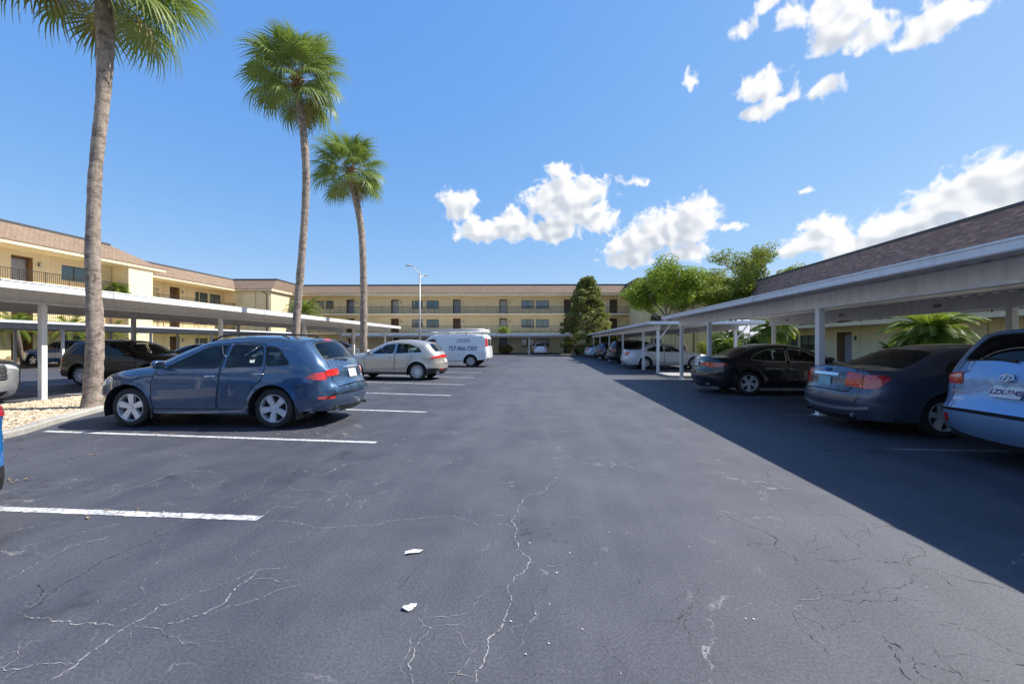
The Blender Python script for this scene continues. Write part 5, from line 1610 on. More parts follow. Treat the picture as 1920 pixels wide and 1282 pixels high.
def sedan(x1=2.33, x0=-2.52, wb=2.73, hw=.915, H=1.45, deck=1.04, cowl=1.14, tail=1.0, tlz=(.74, .96), tl_side=-2.05, tl_in=.55, low=True, belt=.955, roofx=0.0, Rw=.335):
    xf, xr = wb / 2 + .02, -wb / 2 + .02
    dz = H - 1.45; rx = roofx; db = belt - .955
    sp = dict(hw=hw, xf=xf, xr=xr, Rw=Rw, Ra=Rw + .06, sill=.23, belt=(belt, -.03), tumble=.21, zw=.58,
        prof=[(x1 - .10, .20), (x1 - .01, .34), (x1, .52), (x1 - .08, .68), (x1 - .24, .77), (1.72, .865 + db), (1.30, .925 + db), (cowl, .955 + db, 1), (.68 + rx, 1.19 + dz), (.22 + rx, 1.365 + dz), (-.15 + rx, 1.435 + dz), (-.55 + rx, 1.45 + dz), (-.95 + rx, 1.405 + dz), (-1.22 + rx, 1.335 + dz, 1), (-1.58 + rx, 1.17), (-1.88, deck + .02, 1), (-2.14, deck + .012), (x0 + .13, deck, 1), (x0 + .09, .93), (x0 + .07, .76), (x0 + .02, .66), (x0, .52), (x0 + .04, .38), (x0 + .14, .24)],
        planf=(.40, 1.0), planr=(.20, .75), lines=[(.76, -.03, .04, .014), (.42, 0, .05, .010)],
        side=flank([[(.74 + rx, .965 + db), (.20 + rx, 1.285 + dz), (-.26 + rx, 1.345 + dz), (-.27, .985 + db)], [(-.36, .985 + db), (-.35 + rx, 1.345 + dz), (-.82 + rx, 1.315 + dz), (-1.20 + rx, 1.18 + dz), (-1.34, 1.045 + db), (-1.0, 1.0 + db)]],
               [[(.96, .32), (1.00, .70), (.92, .93 + db), (.24 + rx, 1.325 + dz), (-.29 + rx, 1.385 + dz), (-.31, .95), (-.30, .32)], [(-.32, .32), (-.33, .95), (-.31 + rx, 1.387 + dz), (-.88 + rx, 1.355 + dz), (-1.24, 1.10), (-1.22, .92), (-1.02, .74), (-.86, .52), (-.86, .32)]],
               extra=[('taillight', roundp([(tl_side, tlz[1] - .04), (tl_side - .12, tlz[1]), (x0 - .1, tlz[1]), (x0 - .1, tlz[0]), (tl_side - .20, tlz[0] + .02)], .03), {'off': .006}),
                      ('headlight', roundp([(1.70, .78), (1.85, .80), (2.10, .76), (2.4, .70), (2.4, .58), (2.0, .66)], .03), {'off': .004})], r=.06),
        cab=(-1.7, .95), seats=(-.12, -.98), mirror=(.76, .97 + db), handles=[(-.12, .84 + db), (-1.02, .865 + db)])
    sp['strip'] = std_strip(((cowl, .955 + db), (.22 + rx, 1.365 + dz)), ((-1.24 + rx, 1.33 + dz), (-1.86, deck + .03), .84, .88),
        lambda cs: front_bits(cs, .60, .72, .40, .64) + rear_set((tlz[0], tlz[1], 1.02, tl_in, .02), None, (.24, .34, .8, .86) if low else None, None, (.68, deck - .015, .78, .84))(cs))
    sp['rear_creases'] = [(.95, .03, 9, .008), (.56, .06, 9, .014)]
    return sp
SEDAN_A = sedan(tlz=(.745, .985), tl_side=-2.12, tl_in=.64)
SEDAN_B = sedan(x1=2.40, x0=-2.50, wb=2.82, hw=.91, deck=1.06, tlz=(.80, .935), tl_side=-1.98, tl_in=.42, roofx=-.02, Rw=.345)
SEDAN_C = sedan(x1=2.45, x0=-2.53, wb=2.84, hw=.925, H=1.47, deck=1.08, tlz=(.74, 1.04), tl_side=-2.26, tl_in=.80, belt=.985, Rw=.345)

VAN = dict(cat='van', hw=1.0, xf=1.72, xr=-1.72, Rw=.375, Ra=.46, sill=.40, belt=(1.22, 0.0), tumble=.115, zw=.80, tuck=.04,
    prof=[(2.62, .36), (2.70, .50), (2.70, .75), (2.66, .98), (2.52, 1.12), (2.05, 1.21), (1.80, 1.26, 1), (1.40, 1.62), (1.05, 1.90), (.72, 2.03), (.2, 2.075), (-1.0, 2.085), (-2.3, 2.07), (-2.62, 2.02), (-2.72, 1.88), (-2.78, 1.40), (-2.82, .95), (-2.83, .62), (-2.82, .45)],
    planf=(.28, .7), planr=(.07, .25), cr=.04, edge=(.10, .16), lines=[(.98, 0, .035, .016), (1.62, 0, .05, -.008)],
    side=flank([[(1.58, 1.27), (1.08, 1.74), (.62, 1.78), (.60, 1.27)]],
               [[(1.66, .46), (1.70, 1.2), (1.12, 1.83), (.55, 1.87), (.52, .46)]],
               extra=[('taillight', roundp([(-2.66, 1.32), (-2.66, 1.86), (-3, 1.86), (-3, 1.32)], .02), {'off': .008}),
                      ('headlight', roundp([(2.42, .86), (2.45, 1.02), (2.9, 1.0), (2.9, .84)], .02), {'off': .004})], r=.08),
    cab=(.2, 1.65), seats=(.55, -.3), mirror=(1.50, 1.30), handles=[(.68, 1.10)])
VAN['strip'] = std_strip(((1.80, 1.26), (1.05, 1.90)), None,
    lambda cs: front_bits(cs, .82, 1.0, .62, 1.0, (.98, .60), .56) + [('taillight', p, {'pair': 1, 'off': .008}) for p in both(cs, 1.33, 1.86, 1.02, .91, .01)]
    + [('rear_window', roundp([(cs.srear(1.80), sg * .08), (cs.srear(1.36), sg * .08), (cs.srear(1.36), sg * .70), (cs.srear(1.80), sg * .66)], .05), {'off': -.003}) for sg in (1, -1)]
    + [('gap', [(cs.srear(1.95), -.006), (cs.srear(.55), -.006), (cs.srear(.55), .006), (cs.srear(1.95), .006)], {})])
VAN['rear_creases'] = []

paint('paint_blue', (0.050, 0.100, 0.185), .55, .26)
paint('paint_champagne', (0.50, 0.46, 0.40), .55, .30)
paint('paint_white', (0.78, 0.79, 0.80), 0.0, .35)
paint('paint_pearl', (0.66, 0.68, 0.70), .15, .30)
paint('paint_black', (0.008, 0.008, 0.010), .1, .25)
paint('paint_charcoal', (0.085, 0.10, 0.14), .5, .28)
paint('paint_skyblue', (0.22, 0.37, 0.60), .5, .30)
paint('paint_maroon', (0.010, 0.005, 0.006), .0, .40, .35)
paint('paint_silver', (0.48, 0.50, 0.53), .65, .30)
paint('paint_royal', (0.03, 0.12, 0.42), .4, .28)
paint('paint_bright_blue', (0.010, 0.20, 0.62), .25, .28)
paint('paint_navy', (0.022, 0.034, 0.085), .45, .28)
paint('paint_paleblue', (0.40, 0.52, 0.62), .4, .3)
mat('sticker_pink', (0.75, 0.04, 0.25), .4)
mat('sticker_white', (0.8, 0.8, 0.8), .4)
mat('van_ink', (0.10, 0.16, 0.26), .5)
mat('rack_white', (0.72, 0.73, 0.74), .35, .3, var=.15, vscale=15)
mat('ladder_metal', (0.62, 0.62, 0.60), .35, .7, var=.2, vscale=10)
FACE_LEFT, FACE_RIGHT = math.pi, 0.0

def roof_rails(root, cs, x0, x1, m):
    for sg in (1, -1):
        pts = []
        for k in range(9):
            x = x0 + (x1 - x0) * k / 8
            i0 = int(np.argmin(np.where(cs.prof[:, 1] > cs.H * .8, np.abs(cs.prof[:, 0] - x), 9)))
            z = float(cs.prof[i0, 1]); wv = float(cs.W[i0])
            h = .055 if 0 < k < 8 else .01
            pts.append((x, sg * (wv - .05), z + h + .02))
        MB().tube(pts, .016, 6).build('roof_rail', m, root, True)
def exhaust(root, cs, ys, z=.30, m='chrome'):
    for yy in ys:
        MB().tube([(cs.x0 + .30, yy, z), (cs.x0 - .02, yy, z)], .035, 12, False).build('exhaust_pipe', MATS[m], root, True)
def wiper(root, cs, z0):
    p0, m = put_on_rear(cs, z0, 0.0, .02)
    p1, _ = put_on_rear(cs, z0 + .05, .42, .012)
    MB().tube([p0, (Vector(p0) + Vector(p1)) / 2 + Vector((-.012, 0, .012)), p1], [.016, .010, .006], 6).build('rear_wiper', MATS['black_plastic'], root, True)
def mudflaps(root, sp, cs):
    for x in (sp['xf'] - sp['Ra'] - .02, sp['xr'] - sp['Ra'] - .02):
        for sg in (1, -1):
            yv = float(cs.y(np.array([x]), np.array([.36]))[0])
            MB().rbox(x - .02, x + .02, sg * yv - .17 * sg, sg * yv, .17, .38, .012).build('mud_flap', MATS['black_plastic'], root)
def emblem_ring(root, cs, z, r=.055, yy=0.0):
    p, m = put_on_rear(cs, z, yy, .012)
    a = MB()
    def el(cx, cy, rx, ry, rad): a.tube([(cx + rx * math.cos(q), cy + ry * math.sin(q), 0) for q in [2 * math.pi * k / 28 for k in range(29)]], rad, 6, False)
    el(0, 0, r * 1.45, r, .010); el(0, -.02 * r, r * .50, r * .92, .008); el(0, r * .50, r * 1.0, r * .36, .008)
    o = a.build('emblem', MATS['chrome'], root, True)
    o.matrix_local = Matrix.Translation(p) @ m.to_4x4()
def emblem_oval(root, cs, z, r=.05, m='plate_ink_blue'):
    p, mm = put_on_rear(cs, z, 0.0, .010)
    a = MB(); a.lathe([(-.004, .001), (.006, r * .9), (.004, r), (-.006, r * 1.02)], 24, 'z')
    a.v = [(x * 1.6, y * .8, zz) for x, y, zz in a.v]
    o = a.build('emblem', MATS[m], root, True); o.matrix_local = Matrix.Translation(p) @ mm.to_4x4()

def rear_bar(root, cs, z, half, h, m, name='chrome_strip', yy=0.0, d=.015):
    """bar that follows the tail"""
    n = 13; vs, fs = [], []
    s_ = cs.srear(z)
    ys = np.linspace(-half, half, n) + yy
    for dz, lift in ((-h / 2, .0), (-h / 2, d), (h / 2, d), (h / 2, .0)):
        p = cs.strip(np.full(n, s_ - dz), ys * cs.Wn / np.interp(s_, cs.S, cs.W), lift)
        vs += [tuple(q) for q in p]
    for r_ in range(3):
        for k in range(n - 1):
            fs.append((r_ * n + k, r_ * n + k + 1, (r_ + 1) * n + k + 1, (r_ + 1) * n + k))
    fs += [(0, n, 2 * n, 3 * n), (n - 1, 4 * n - 1, 3 * n - 1, 2 * n - 1)]
    return mkobj(name, vs, fs, m, root)
def mkobj(name, vs, fs, m, root):
    return link(name, mkmesh(name, vs, fs, m), root)

def place_by_wheels(sp, cs_y, front_uv, rear_uv, near):
    """stand a car so that its near tyres touch the ground at two measured places"""
    f, r = G(*front_uv), G(*rear_uv)
    d = (f - r).normalized()
    rz = math.atan2(d.y, d.x)
    mid = (f + r) / 2
    n = Vector((-d.y, d.x, 0)) * near                 # near=+1: near wheels are on the car's left
    c = mid - n * cs_y
    return (c.x, c.y, 0.0), rz

# ---- the cars in view
def make_cars():
    # blue compact SUV beside the first palm
    loc, rz = place_by_wheels(SUV_A, .80, (243, 799), (528, 802), 1)
    fr = Vector((math.cos(rz), math.sin(rz), 0))
    c, cs = build_car('parked_suv', 'dark blue SUV with silver five-spoke wheels parked beside the nearest palm', 'suv_a', SUV_A, loc, rz, MATS['paint_blue'], glass='glass_clear', handles='chrome', style='five')
    roof_rails(c, cs, .0, -1.45, MATS['black_plastic'])
    rear_plate(c, cs, .915, ink='plate_ink', base='plate_white')
    wiper(c, cs, 1.12); exhaust(c, cs, (-.55, .55), .30); mudflaps(c, SUV_A, cs)
    rear_bar(c, cs, .585, .80, .018, MATS['chrome'])
    rear_bar(c, cs, 1.03, .30, .03, MATS['chrome'])
    # champagne crossover
    loc, rz = place_by_wheels(SUV_B, .80, G2UV(-7.78, 16.34), (783, 713), 1)
    c, cs = build_car('parked_crossover', 'champagne crossover with thin red tail lamps between blue SUV and white van', 'suv_b', SUV_B, loc, rz, MATS['paint_champagne'], glass='glass_dark', style='multi', handles='chrome', trim='chrome', rim='rim_silver', over={'window': 'glass_tint'})
    rear_plate(c, cs, .74); wiper(c, cs, 1.12); exhaust(c, cs, (-.6, .6), .32)
    # white cargo van
    loc, rz = place_by_wheels(VAN, .86, G2UV(-8.02, 25.83), (883, 688), 1)
    c, cs = build_car('cargo_van', 'white cargo van with a ladder rack and phone number lettered on its side', 'van', VAN, loc, rz, MATS['paint_white'], glass='glass_tint', style='steel', rim='rim_steel', mirror='black_plastic', handles='black_plastic', over={'rear_window': 'glass_dark'})
    def on_side(x, z, sg, lift=.006): return (x, sg * (float(cs.y(np.array([x]), np.array([z]))[0]) + lift), z)
    text_obj('phone_lettering', '727-866-7307', .40, MATS['van_ink'], c, on_side(-1.22, 1.17, 1, .014), (R(87), 0, math.pi), .004, bold=.006, sx=.84)
    for i, (tx, zz, hh) in enumerate(((-1.25, 1.74, .10), (-1.25, 1.62, .085))):   # faded company block above the number, unreadable in the photograph
        a = MB()
        rr = random.Random(i)
        x = -.42 - i * .05
        while x < .42 + i * .05:
            w_ = rr.uniform(.03, .07)
            a.box(x, x + w_, -hh / 2 * rr.uniform(.6, 1), hh / 2 * rr.uniform(.6, 1), 0, .003)
            x += w_ + rr.uniform(.012, .03)
        a.build('faded_lettering', MATS['van_ink_faded'], c, loc=on_side(tx, zz, 1, .012), rot=(R(84), 0, math.pi))
    rear_bar(c, cs, .50, .98, .20, MATS['chrome'], 'rear_bumper', d=.10)
    rear_plate(c, cs, .80, yy=.5)
    rk = MB()
    for x in (1.0, -.2, -1.4, -2.45):
        rk.tube([(x, -.80, 2.05), (x, -.86, 2.26), (x, .86, 2.26), (x, .80, 2.05)], .025, 8)
    for sg in (1, -1):
        rk.tube([(1.25, sg * .86, 2.27), (-2.65, sg * .86, 2.27)], .025, 8)
        rk.tube([(1.25, sg * .80, 2.42), (-2.60, sg * .80, 2.42)], .022, 8)
        for x in (1.0, -.2, -1.4, -2.45): rk.tube([(x, sg * .86, 2.26), (x, sg * .80, 2.42)], .02, 6)
    rk.tube([(-2.62, -.86, 2.27), (-2.74, -.4, 2.34), (-2.74, .4, 2.34), (-2.62, .86, 2.27)], .022, 8)
    rk.build('roof_rack', MATS['rack_white'], c, True)
    ln = thing('extension_ladder', 'aluminium extension ladder strapped on the roof rack of the white van', 'ladder', loc, rz)
    def rails(name, y0, y1, z, xa, xb):
        a = MB()
        for yy in (y0, y1): a.box(xa, xb, yy - .012, yy + .012, z - .035, z + .035)
        a.build(name, MATS['ladder_metal'], ln)
        for k in range(int((xb - xa) / .30)):
            x = xa + .15 + k * .30
            MB().tube([(x, y0, z), (x, y1, z)], .016, 6).build('rung', MATS['ladder_metal'], ln)
    rails('rail', .32, .72, 2.33, -2.3, 2.35)
    rails('fly_section', .36, .68, 2.40, -2.1, 2.05)
    # ---- right carport
    rows = []
    c, cs = build_car('parked_suv', 'steel blue SUV seen from behind with a white license plate, closest on the right', 'suv_c', SUV_C, (5.43 + 2.47, 5.15, 0), FACE_RIGHT, MATS['paint_skyblue'], glass='glass_dark', style='five')
    rear_plate(c, cs, .905, txt='LZX-3345', txt2='NEW YORK' if False else None, size=.084)
    emblem_ring(c, cs, 1.045, .05)
    wiper(c, cs, 1.24); rear_bar(c, cs, .655, .80, .03, MATS['gap'], 'shut_line', d=.004)
    text_badge(c, cs, .86, .62)
    c, cs = build_car('parked_sedan', 'charcoal sedan with a teal license plate and red triangular tail lamps', 'sedan_a', SEDAN_A, (7.70, 7.80, 0), FACE_RIGHT, MATS['paint_charcoal'], glass='glass_dark', glass_rear='glass_tint', style='five')
    rear_plate(c, cs, .80, base='plate_teal', ink='plate_white', txt='T84 KJ' if False else None)
    emblem_oval(c, cs, .965, .045); exhaust(c, cs, (-.52, .52), .27); rear_bar(c, cs, .925, .30, .035, MATS['chrome'])
    rear_bar(c, cs, .42, .80, .05, MATS['paint_silver'], 'bumper_strip', d=.006)
    c, cs = build_car('parked_sedan', 'glossy black sedan with slim red tail lamps parked at the near carport', 'sedan_b', SEDAN_B, (7.38, 13.15, 0), FACE_RIGHT, MATS['paint_black'], glass='glass_tint', style='twin', trim='chrome')
    rear_plate(c, cs, .845); rear_bar(c, cs, .935, .42, .03, MATS['chrome']); exhaust(c, cs, (-.58, .58), .27)
    c, cs = build_car('parked_sedan', 'pearl white sedan with tall upright tail lamps at the far right carport', 'sedan_c', SEDAN_C, (7.50, 25.6, 0), FACE_RIGHT, MATS['paint_pearl'], glass='glass_tint', style='ten', trim='chrome')
    rear_plate(c, cs, .80); exhaust(c, cs, (-.58, .58), .27)
    c, cs = build_car('parked_suv', 'black SUV parked just beyond the pearl white sedan', 'suv_c', SUV_C, (5.0 + 2.47, 31.6, 0), FACE_RIGHT, MATS['paint_black'], glass='glass_dark')
    rear_plate(c, cs, .90)
    c, cs = build_car('parked_crossover', 'navy crossover under the far end of the right carport', 'suv_b', SUV_B, (4.9 + 2.28, 38.2, 0), FACE_RIGHT, MATS['paint_navy'], glass='glass_dark')
    rear_plate(c, cs, .74)
    c, cs = build_car('parked_sedan', 'pale blue car parked last under the right carport', 'sedan_a', SEDAN_A, (4.6 + 2.5, 44.3, 0), FACE_RIGHT, MATS['paint_paleblue'], glass='glass_dark')
    rear_plate(c, cs, .80)
    # ---- far carport
    p = P(1012, 56.5)
    c, cs = build_car('parked_sedan', 'white sedan parked under the carport of the far building', 'sedan_c', SEDAN_C, (p.x, p.y, 0), R(90) + R(3.5), MATS['paint_white'], glass='glass_dark')
    rear_plate(c, cs, .80)
    # ---- left carport and beyond
    c, cs = build_car('parked_suv', 'silver SUV nosing out of the left carport at the picture edge', 'suv_c', SUV_C, (-13.35 - 2.36, 8.7, 0), FACE_RIGHT, MATS['paint_silver'], glass='glass_tint', over={'lower_bumper': 'paint_silver'})
    a = MB()
    for z in (.66, .72, .78, .84):
        s_ = cs.sfront(z); ys = np.linspace(-.44, .44, 9)
        a.tube([tuple(q) for q in cs.strip(np.full(9, s_), ys, .004)], .014, 6)
    a.build('grille_bar', MATS['chrome'], c, True)
    c, cs = build_car('parked_suv', 'dark maroon SUV parked behind the nearest palm trunk', 'suv_a', SUV_A, (-15.35, 14.3, 0), FACE_RIGHT, MATS['paint_maroon'], glass='glass_tint', style='ten')
    c, cs = build_car('parked_sedan', 'black sedan hidden behind the roof of the dark blue SUV', 'sedan_a', SEDAN_A, (-13.2 - 2.33, 18.3, 0), FACE_RIGHT, MATS['paint_black'], glass='glass_tint')
    c, cs = build_car('parked_sedan', 'charcoal sedan under the left carport in front of the orange wall', 'sedan_b', SEDAN_B, (-13.2 - 2.4, 24.2, 0), FACE_RIGHT, MATS['paint_charcoal'], glass='glass_tint')
    c, cs = build_car('parked_suv', 'white SUV under the far end of the left carport behind the third palm', 'suv_c', SUV_C, (-13.3 - 2.36, 30.0, 0), FACE_RIGHT, MATS['paint_white'], glass='glass_dark')
    roof_rails(c, cs, .0, -1.7, MATS['black_plastic'])
    b = G(118, 686)
    c, cs = build_car('parked_crossover', 'royal blue crossover parked under the second carport at the far left', 'suv_c', SUV_C, (-32.9, 25.7, 0), FACE_LEFT, MATS['paint_royal'], glass='glass_tint')
    rear_plate(c, cs, .90)
    c, cs = build_car('parked_crossover', 'bright blue hatchback cut off by the left picture edge', 'suv_b', SUV_B, (-4.345 - 2.18, 2.30, 0), FACE_LEFT, MATS['paint_bright_blue'], glass='glass_dark')
    rear_plate(c, cs, .74)
    for z_, r_, m_, l_ in ((.72, .055, 'sticker_white', .008), (.72, .042, 'sticker_pink', .010), (.72, .018, 'sticker_white', .012)):
        p, m = put_on_rear(cs, z_, .62, l_)
        a = MB(); a.lathe([(0, .0005), (.001, r_), (-.001, r_)], 20, 'z')
        o = a.build('round_sticker', MATS[m_], c); o.matrix_local = Matrix.Translation(p) @ m.to_4x4()
def G2UV(X, Y):
    """where a ground point falls in the photograph (inverse of G)"""
    D = -X * math.sin(YAW) + Y * math.cos(YAW)
    xc = X * math.cos(YAW) + Y * math.sin(YAW)
    return 960 + FPX * xc / D, 644 + FPX * CAMH / D
def text_badge(root, cs, z, yy):
    p, m = put_on_rear(cs, z, yy, .010)
    a = MB()
    for k in range(9): a.box(-.11 + k * .025, -.095 + k * .025, -.009, .009, -.003, .003)
    o = a.build('model_badge', MATS['chrome'], root); o.matrix_local = Matrix.Translation(p) @ m.to_4x4()
mat('van_ink_faded', (0.34, 0.40, 0.47), .5)
make_cars()

# ------------------------------------------------------------------ vegetation
def leaf_mat(name, c0, c1, c2, trans=.35, rough=.5, scale=.6):
    mt = bpy.data.materials.new(name); mt.use_nodes = True
    n = NT(mt.node_tree); nt = mt.node_tree; nt.nodes.clear()
    geo = n.n('ShaderNodeNewGeometry')
    r_ = geo.outputs['Random Per Island']
    cl = n.noise(geo.outputs['Position'], scale, 3.0)
    c = n.mix(n.ramp(cl, .35, .65), c0, c1)
    c = n.mix(n.ramp(r_, 0, 1, 0, .55, False), c, c2)
    oi = n.n('ShaderNodeObjectInfo').outputs['Random']
    c = n.mix(n.ramp(oi, .55, 1, 0, .30, False), c, c1)
    df = n.n('ShaderNodeBsdfPrincipled', {'Base Color': c, 'Roughness': rough, 'Specular IOR Level': .35})
    tr = n.n('ShaderNodeBsdfTranslucent', {'Color': n.mix(.5, c, (0.22, 0.30, 0.03))})
    mx = n.n('ShaderNodeMixShader', {0: trans, 1: df.outputs[0], 2: tr.outputs[0]})
    n.n('ShaderNodeOutputMaterial', {0: mx.outputs[0]})
    MATS[name] = mt
    return mt
leaf_mat('leaf_sabal', (0.13, 0.215, 0.040), (0.20, 0.27, 0.065), (0.29, 0.32, 0.11), .34, .42)
leaf_mat('leaf_sabal_old', (0.22, 0.17, 0.06), (0.26, 0.20, 0.07), (0.16, 0.15, 0.05), .25, .6)
leaf_mat('leaf_oak', (0.15, 0.20, 0.022), (0.23, 0.255, 0.03), (0.30, 0.30, 0.05), .45)
leaf_mat('leaf_lime', (0.14, 0.23, 0.016), (0.20, 0.28, 0.022), (0.25, 0.31, 0.035), .45)
leaf_mat('leaf_dark', (0.14, 0.165, 0.035), (0.21, 0.215, 0.05), (0.30, 0.26, 0.09), .36)
leaf_mat('leaf_hedge', (0.025, 0.065, 0.012), (0.040, 0.085, 0.016), (0.06, 0.10, 0.02), .25)
leaf_mat('leaf_frond', (0.10, 0.19, 0.018), (0.15, 0.23, 0.026), (0.24, 0.26, 0.05), .40)
leaf_mat('leaf_croton', (0.30, 0.17, 0.04), (0.22, 0.20, 0.04), (0.36, 0.20, 0.05), .30)
leaf_mat('leaf_red', (0.20, 0.07, 0.05), (0.14, 0.09, 0.04), (0.26, 0.10, 0.07), .30)
leaf_mat('leaf_cycad', (0.020, 0.045, 0.030), (0.030, 0.06, 0.040), (0.04, 0.07, 0.05), .15)
def _palmbark(n, b, pos):
    tc = n.n('ShaderNodeTexCoord').outputs['Object']
    tc = n.vm('ADD', tc, n.vm('MULTIPLY', n.vm('SUBTRACT', n.noise(tc, 3.0, 4.0, col=True), (.5, .5, .5)), (.0, .0, .30)))
    ring = n.noise(n.vm('MULTIPLY', tc, (5.0, 5.0, 9.0)), 1.0, 6.0, .72)
    fib = n.noise(n.vm('MULTIPLY', tc, (30, 30, 3.0)), 1.0, 3.0, .6)
    c = n.mix(n.ramp(ring, .36, .60), (0.115, 0.088, 0.072), (0.40, 0.325, 0.265))
    c = n.mix(n.ramp(n.noise(tc, 2.6, 5.0, .7), .42, .70, 0, .75), c, (0.40, 0.325, 0.26))
    n.set(b.inputs['Base Color'], n.mix(n.ramp(fib, .3, .7, 0, .45), c, (0.15, 0.115, 0.095)))
    bp = n.n('ShaderNodeBump', {'Strength': .9, 'Distance': .03, 'Height': n.m('ADD', ring, n.m('MULTIPLY', fib, .4))})
    n.set(b.inputs['Normal'], bp.outputs[0])
world_mat('palm_bark', _palmbark, .9)
mat('bark', (0.17, 0.125, 0.095), .9, col2=(.09, .065, .05), vscale=5, bump=.6, bscale=14, aniso=(3, 3, .6))
mat('boot_fibre', (0.34, 0.14, 0.055), .9, col2=(.18, .10, .05), vscale=6)
mat('petiole', (0.20, 0.22, 0.06), .6, col2=(.28, .22, .08), vscale=3)
mat('pot_clay', (0.30, 0.14, 0.08), .8)

def fan_frond(seed, pet=1.15, blade=1.15, nseg=34):
    """costapalmate leaf: petiole along +x, curved costa, split drooping segments"""
    rr = random.Random(seed)
    V, F, MI = [], [], []
    m_ = MB()
    pts = []
    for k in range(9):
        t = k / 8
        pts.append(Vector((t * (pet + blade * .35), 0, -.16 * t * t - .10 * t ** 4)))
    m_.tube(pts, [.022 - .015 * k / 8 for k in range(9)], 5, mi=1)
    hub0 = pet
    for i in range(nseg):
        s_ = i / (nseg - 1) * 2 - 1
        ang = s_ * R(128)
        t0 = max(0, 1 - abs(s_)) * .35 * blade
        base = Vector((hub0 + t0, 0, -.16 - .05 * t0))
        L = blade * (.74 + .26 * math.cos(ang * .7)) * rr.uniform(.88, 1.06)
        d = Vector((math.cos(ang), math.sin(ang), 0))
        side = Vector((-d.y, d.x, 0))
        n = 5
        lw = .030 + .010 * math.cos(ang)
        droop = rr.uniform(.7, 1.25)
        tw = rr.uniform(-.3, .3)
        row = []
        for k in range(n + 1):
            t = k / n
            p = base + d * (L * t * (1 - .10 * droop * t * t)) + Vector((0, 0, .10 * abs(s_) * t + .03 - L * droop * .62 * t ** 2.6))
            w_ = lw * (.35 + 1.3 * t if t < .45 else (.935 * (1 - t) / .55 + .04))
            fold = .35 * w_
            row.append((p + side * w_ + Vector((0, 0, fold + tw * w_)), p, p - side * w_ + Vector((0, 0, fold - tw * w_))))
        k0 = len(m_.v)
        m_.v += [tuple(q) for r_ in row for q in r_]
        for k in range(n):
            a = k0 + 3 * k
            m_.f += [(a, a + 1, a + 4, a + 3), (a + 1, a + 2, a + 5, a + 4)]; m_.mi += [0, 0]
    me = m_.mesh('frond', [MATS['leaf_sabal'], MATS['petiole']], True)
    return me
FANS = [fan_frond(i) for i in range(4)]
FANS_OLD = []
for i in range(2):
    me = fan_frond(20 + i, 1.0, 1.0, 26); me.materials[0] = MATS['leaf_sabal_old']; FANS_OLD.append(me)
def sabal(label, base, path, rad, n=44, scale=1.0, seed=1, boots=True, spread=1.0):
    """cabbage palm; path: points of the trunk axis relative to base"""
    rr = random.Random(seed)
    root = thing('cabbage_palm', label, 'palm tree', base, 0, 'cabbage palms in the gravel island')
    pts = catmull3(path, 96)
    m_ = MB(); V = []; F = []; nn = 18
    ring_ = [rr.choice((-.04, -.015, 0, .02, .05)) for _ in pts]
    for i, p in enumerate(pts):
        t = i / (len(pts) - 1)
        r_ = np.interp(t, [q[0] for q in rad], [q[1] for q in rad])
        for j in range(nn):
            a = 2 * math.pi * j / nn
            k = r_ * (1 + .03 * math.sin(a * 3 + i * .31) + rr.uniform(-.03, .03) + ring_[i])
            V.append((p[0] + k * math.cos(a), p[1] + k * math.sin(a), p[2]))
    for i in range(len(pts) - 1):
        for j in range(nn): F.append((i * nn + j, i * nn + (j + 1) % nn, (i + 1) * nn + (j + 1) % nn, (i + 1) * nn + j))
    link('trunk', mkmesh('trunk', V, F, MATS['palm_bark'], True), root)
    top = Vector(pts[-1]); r_t = rad[-1][1]
    b = MB()
    for i in range(46):                                # old leaf bases below the crown
        a = i * 2.39996; z = -.75 * scale + i / 46 * .95 * scale
        c, s = math.cos(a), math.sin(a); r0 = r_t * .92
        l = rr.uniform(.16, .34) * scale
        o = top + Vector((c * r0, s * r0, z))
        b.tube([o, o + Vector((c * .06, s * .06, l * .6)), o + Vector((c * .16, s * .16, l))], [.055 * scale, .04 * scale, .012], 4)
    b.build('leaf_boots', MATS['boot_fibre'], root)
    for i in range(n):
        t = (i + .5) / n
        a = i * 2.39996 + rr.uniform(-.25, .25)
        el_ = R(78) - t * R(118) * spread + rr.uniform(-.12, .12)
        old = t > .93
        me = (FANS_OLD if old else FANS)[i % (2 if old else 4)]
        o = link('frond', me, root, top + Vector((math.cos(a) * r_t * .5, math.sin(a) * r_t * .5, .25 * scale - t * .45 * scale)), None)
        o.rotation_euler = (rr.uniform(-.5, .5), -el_, a)
        k = scale * (rr.uniform(.84, 1.06) if t > .12 else rr.uniform(.65, .85))
        o.scale = (k, k, k)
    return root
def catmull3(pts, n):
    p = [np.array(q, float) for q in pts]; out = []
    segs = len(p) - 1
    for i in range(n + 1):
        g = i / n * segs; k = min(int(g), segs - 1); t = g - k
        p0, p1, p2, p3 = p[max(k - 1, 0)], p[k], p[k + 1], p[min(k + 2, segs)]
        out.append(.5 * ((2 * p1) + (-p0 + p2) * t + (2 * p0 - 5 * p1 + 4 * p2 - p3) * t * t + (-p0 + 3 * p1 - 3 * p2 + p3) * t ** 3))
    return out
def trunk_path(D, pts):
    """trunk axis in the plane at depth D through the picture points"""
    b = P(pts[0][0], D)
    return (b.x, b.y, .04), [tuple(P(u, D, CAMH + (644 - v) * D / FPX) - Vector((b.x, b.y, .04))) for u, v in pts]
D1, D2, D3 = 9.15, 16.6, 22.8
b, p = trunk_path(D1, [(172, 766), (178, 640), (174, 480), (178, 340), (190, 215), (197, 130), (197, 60), (190, -50)])
p[0] = (0, 0, -.05)
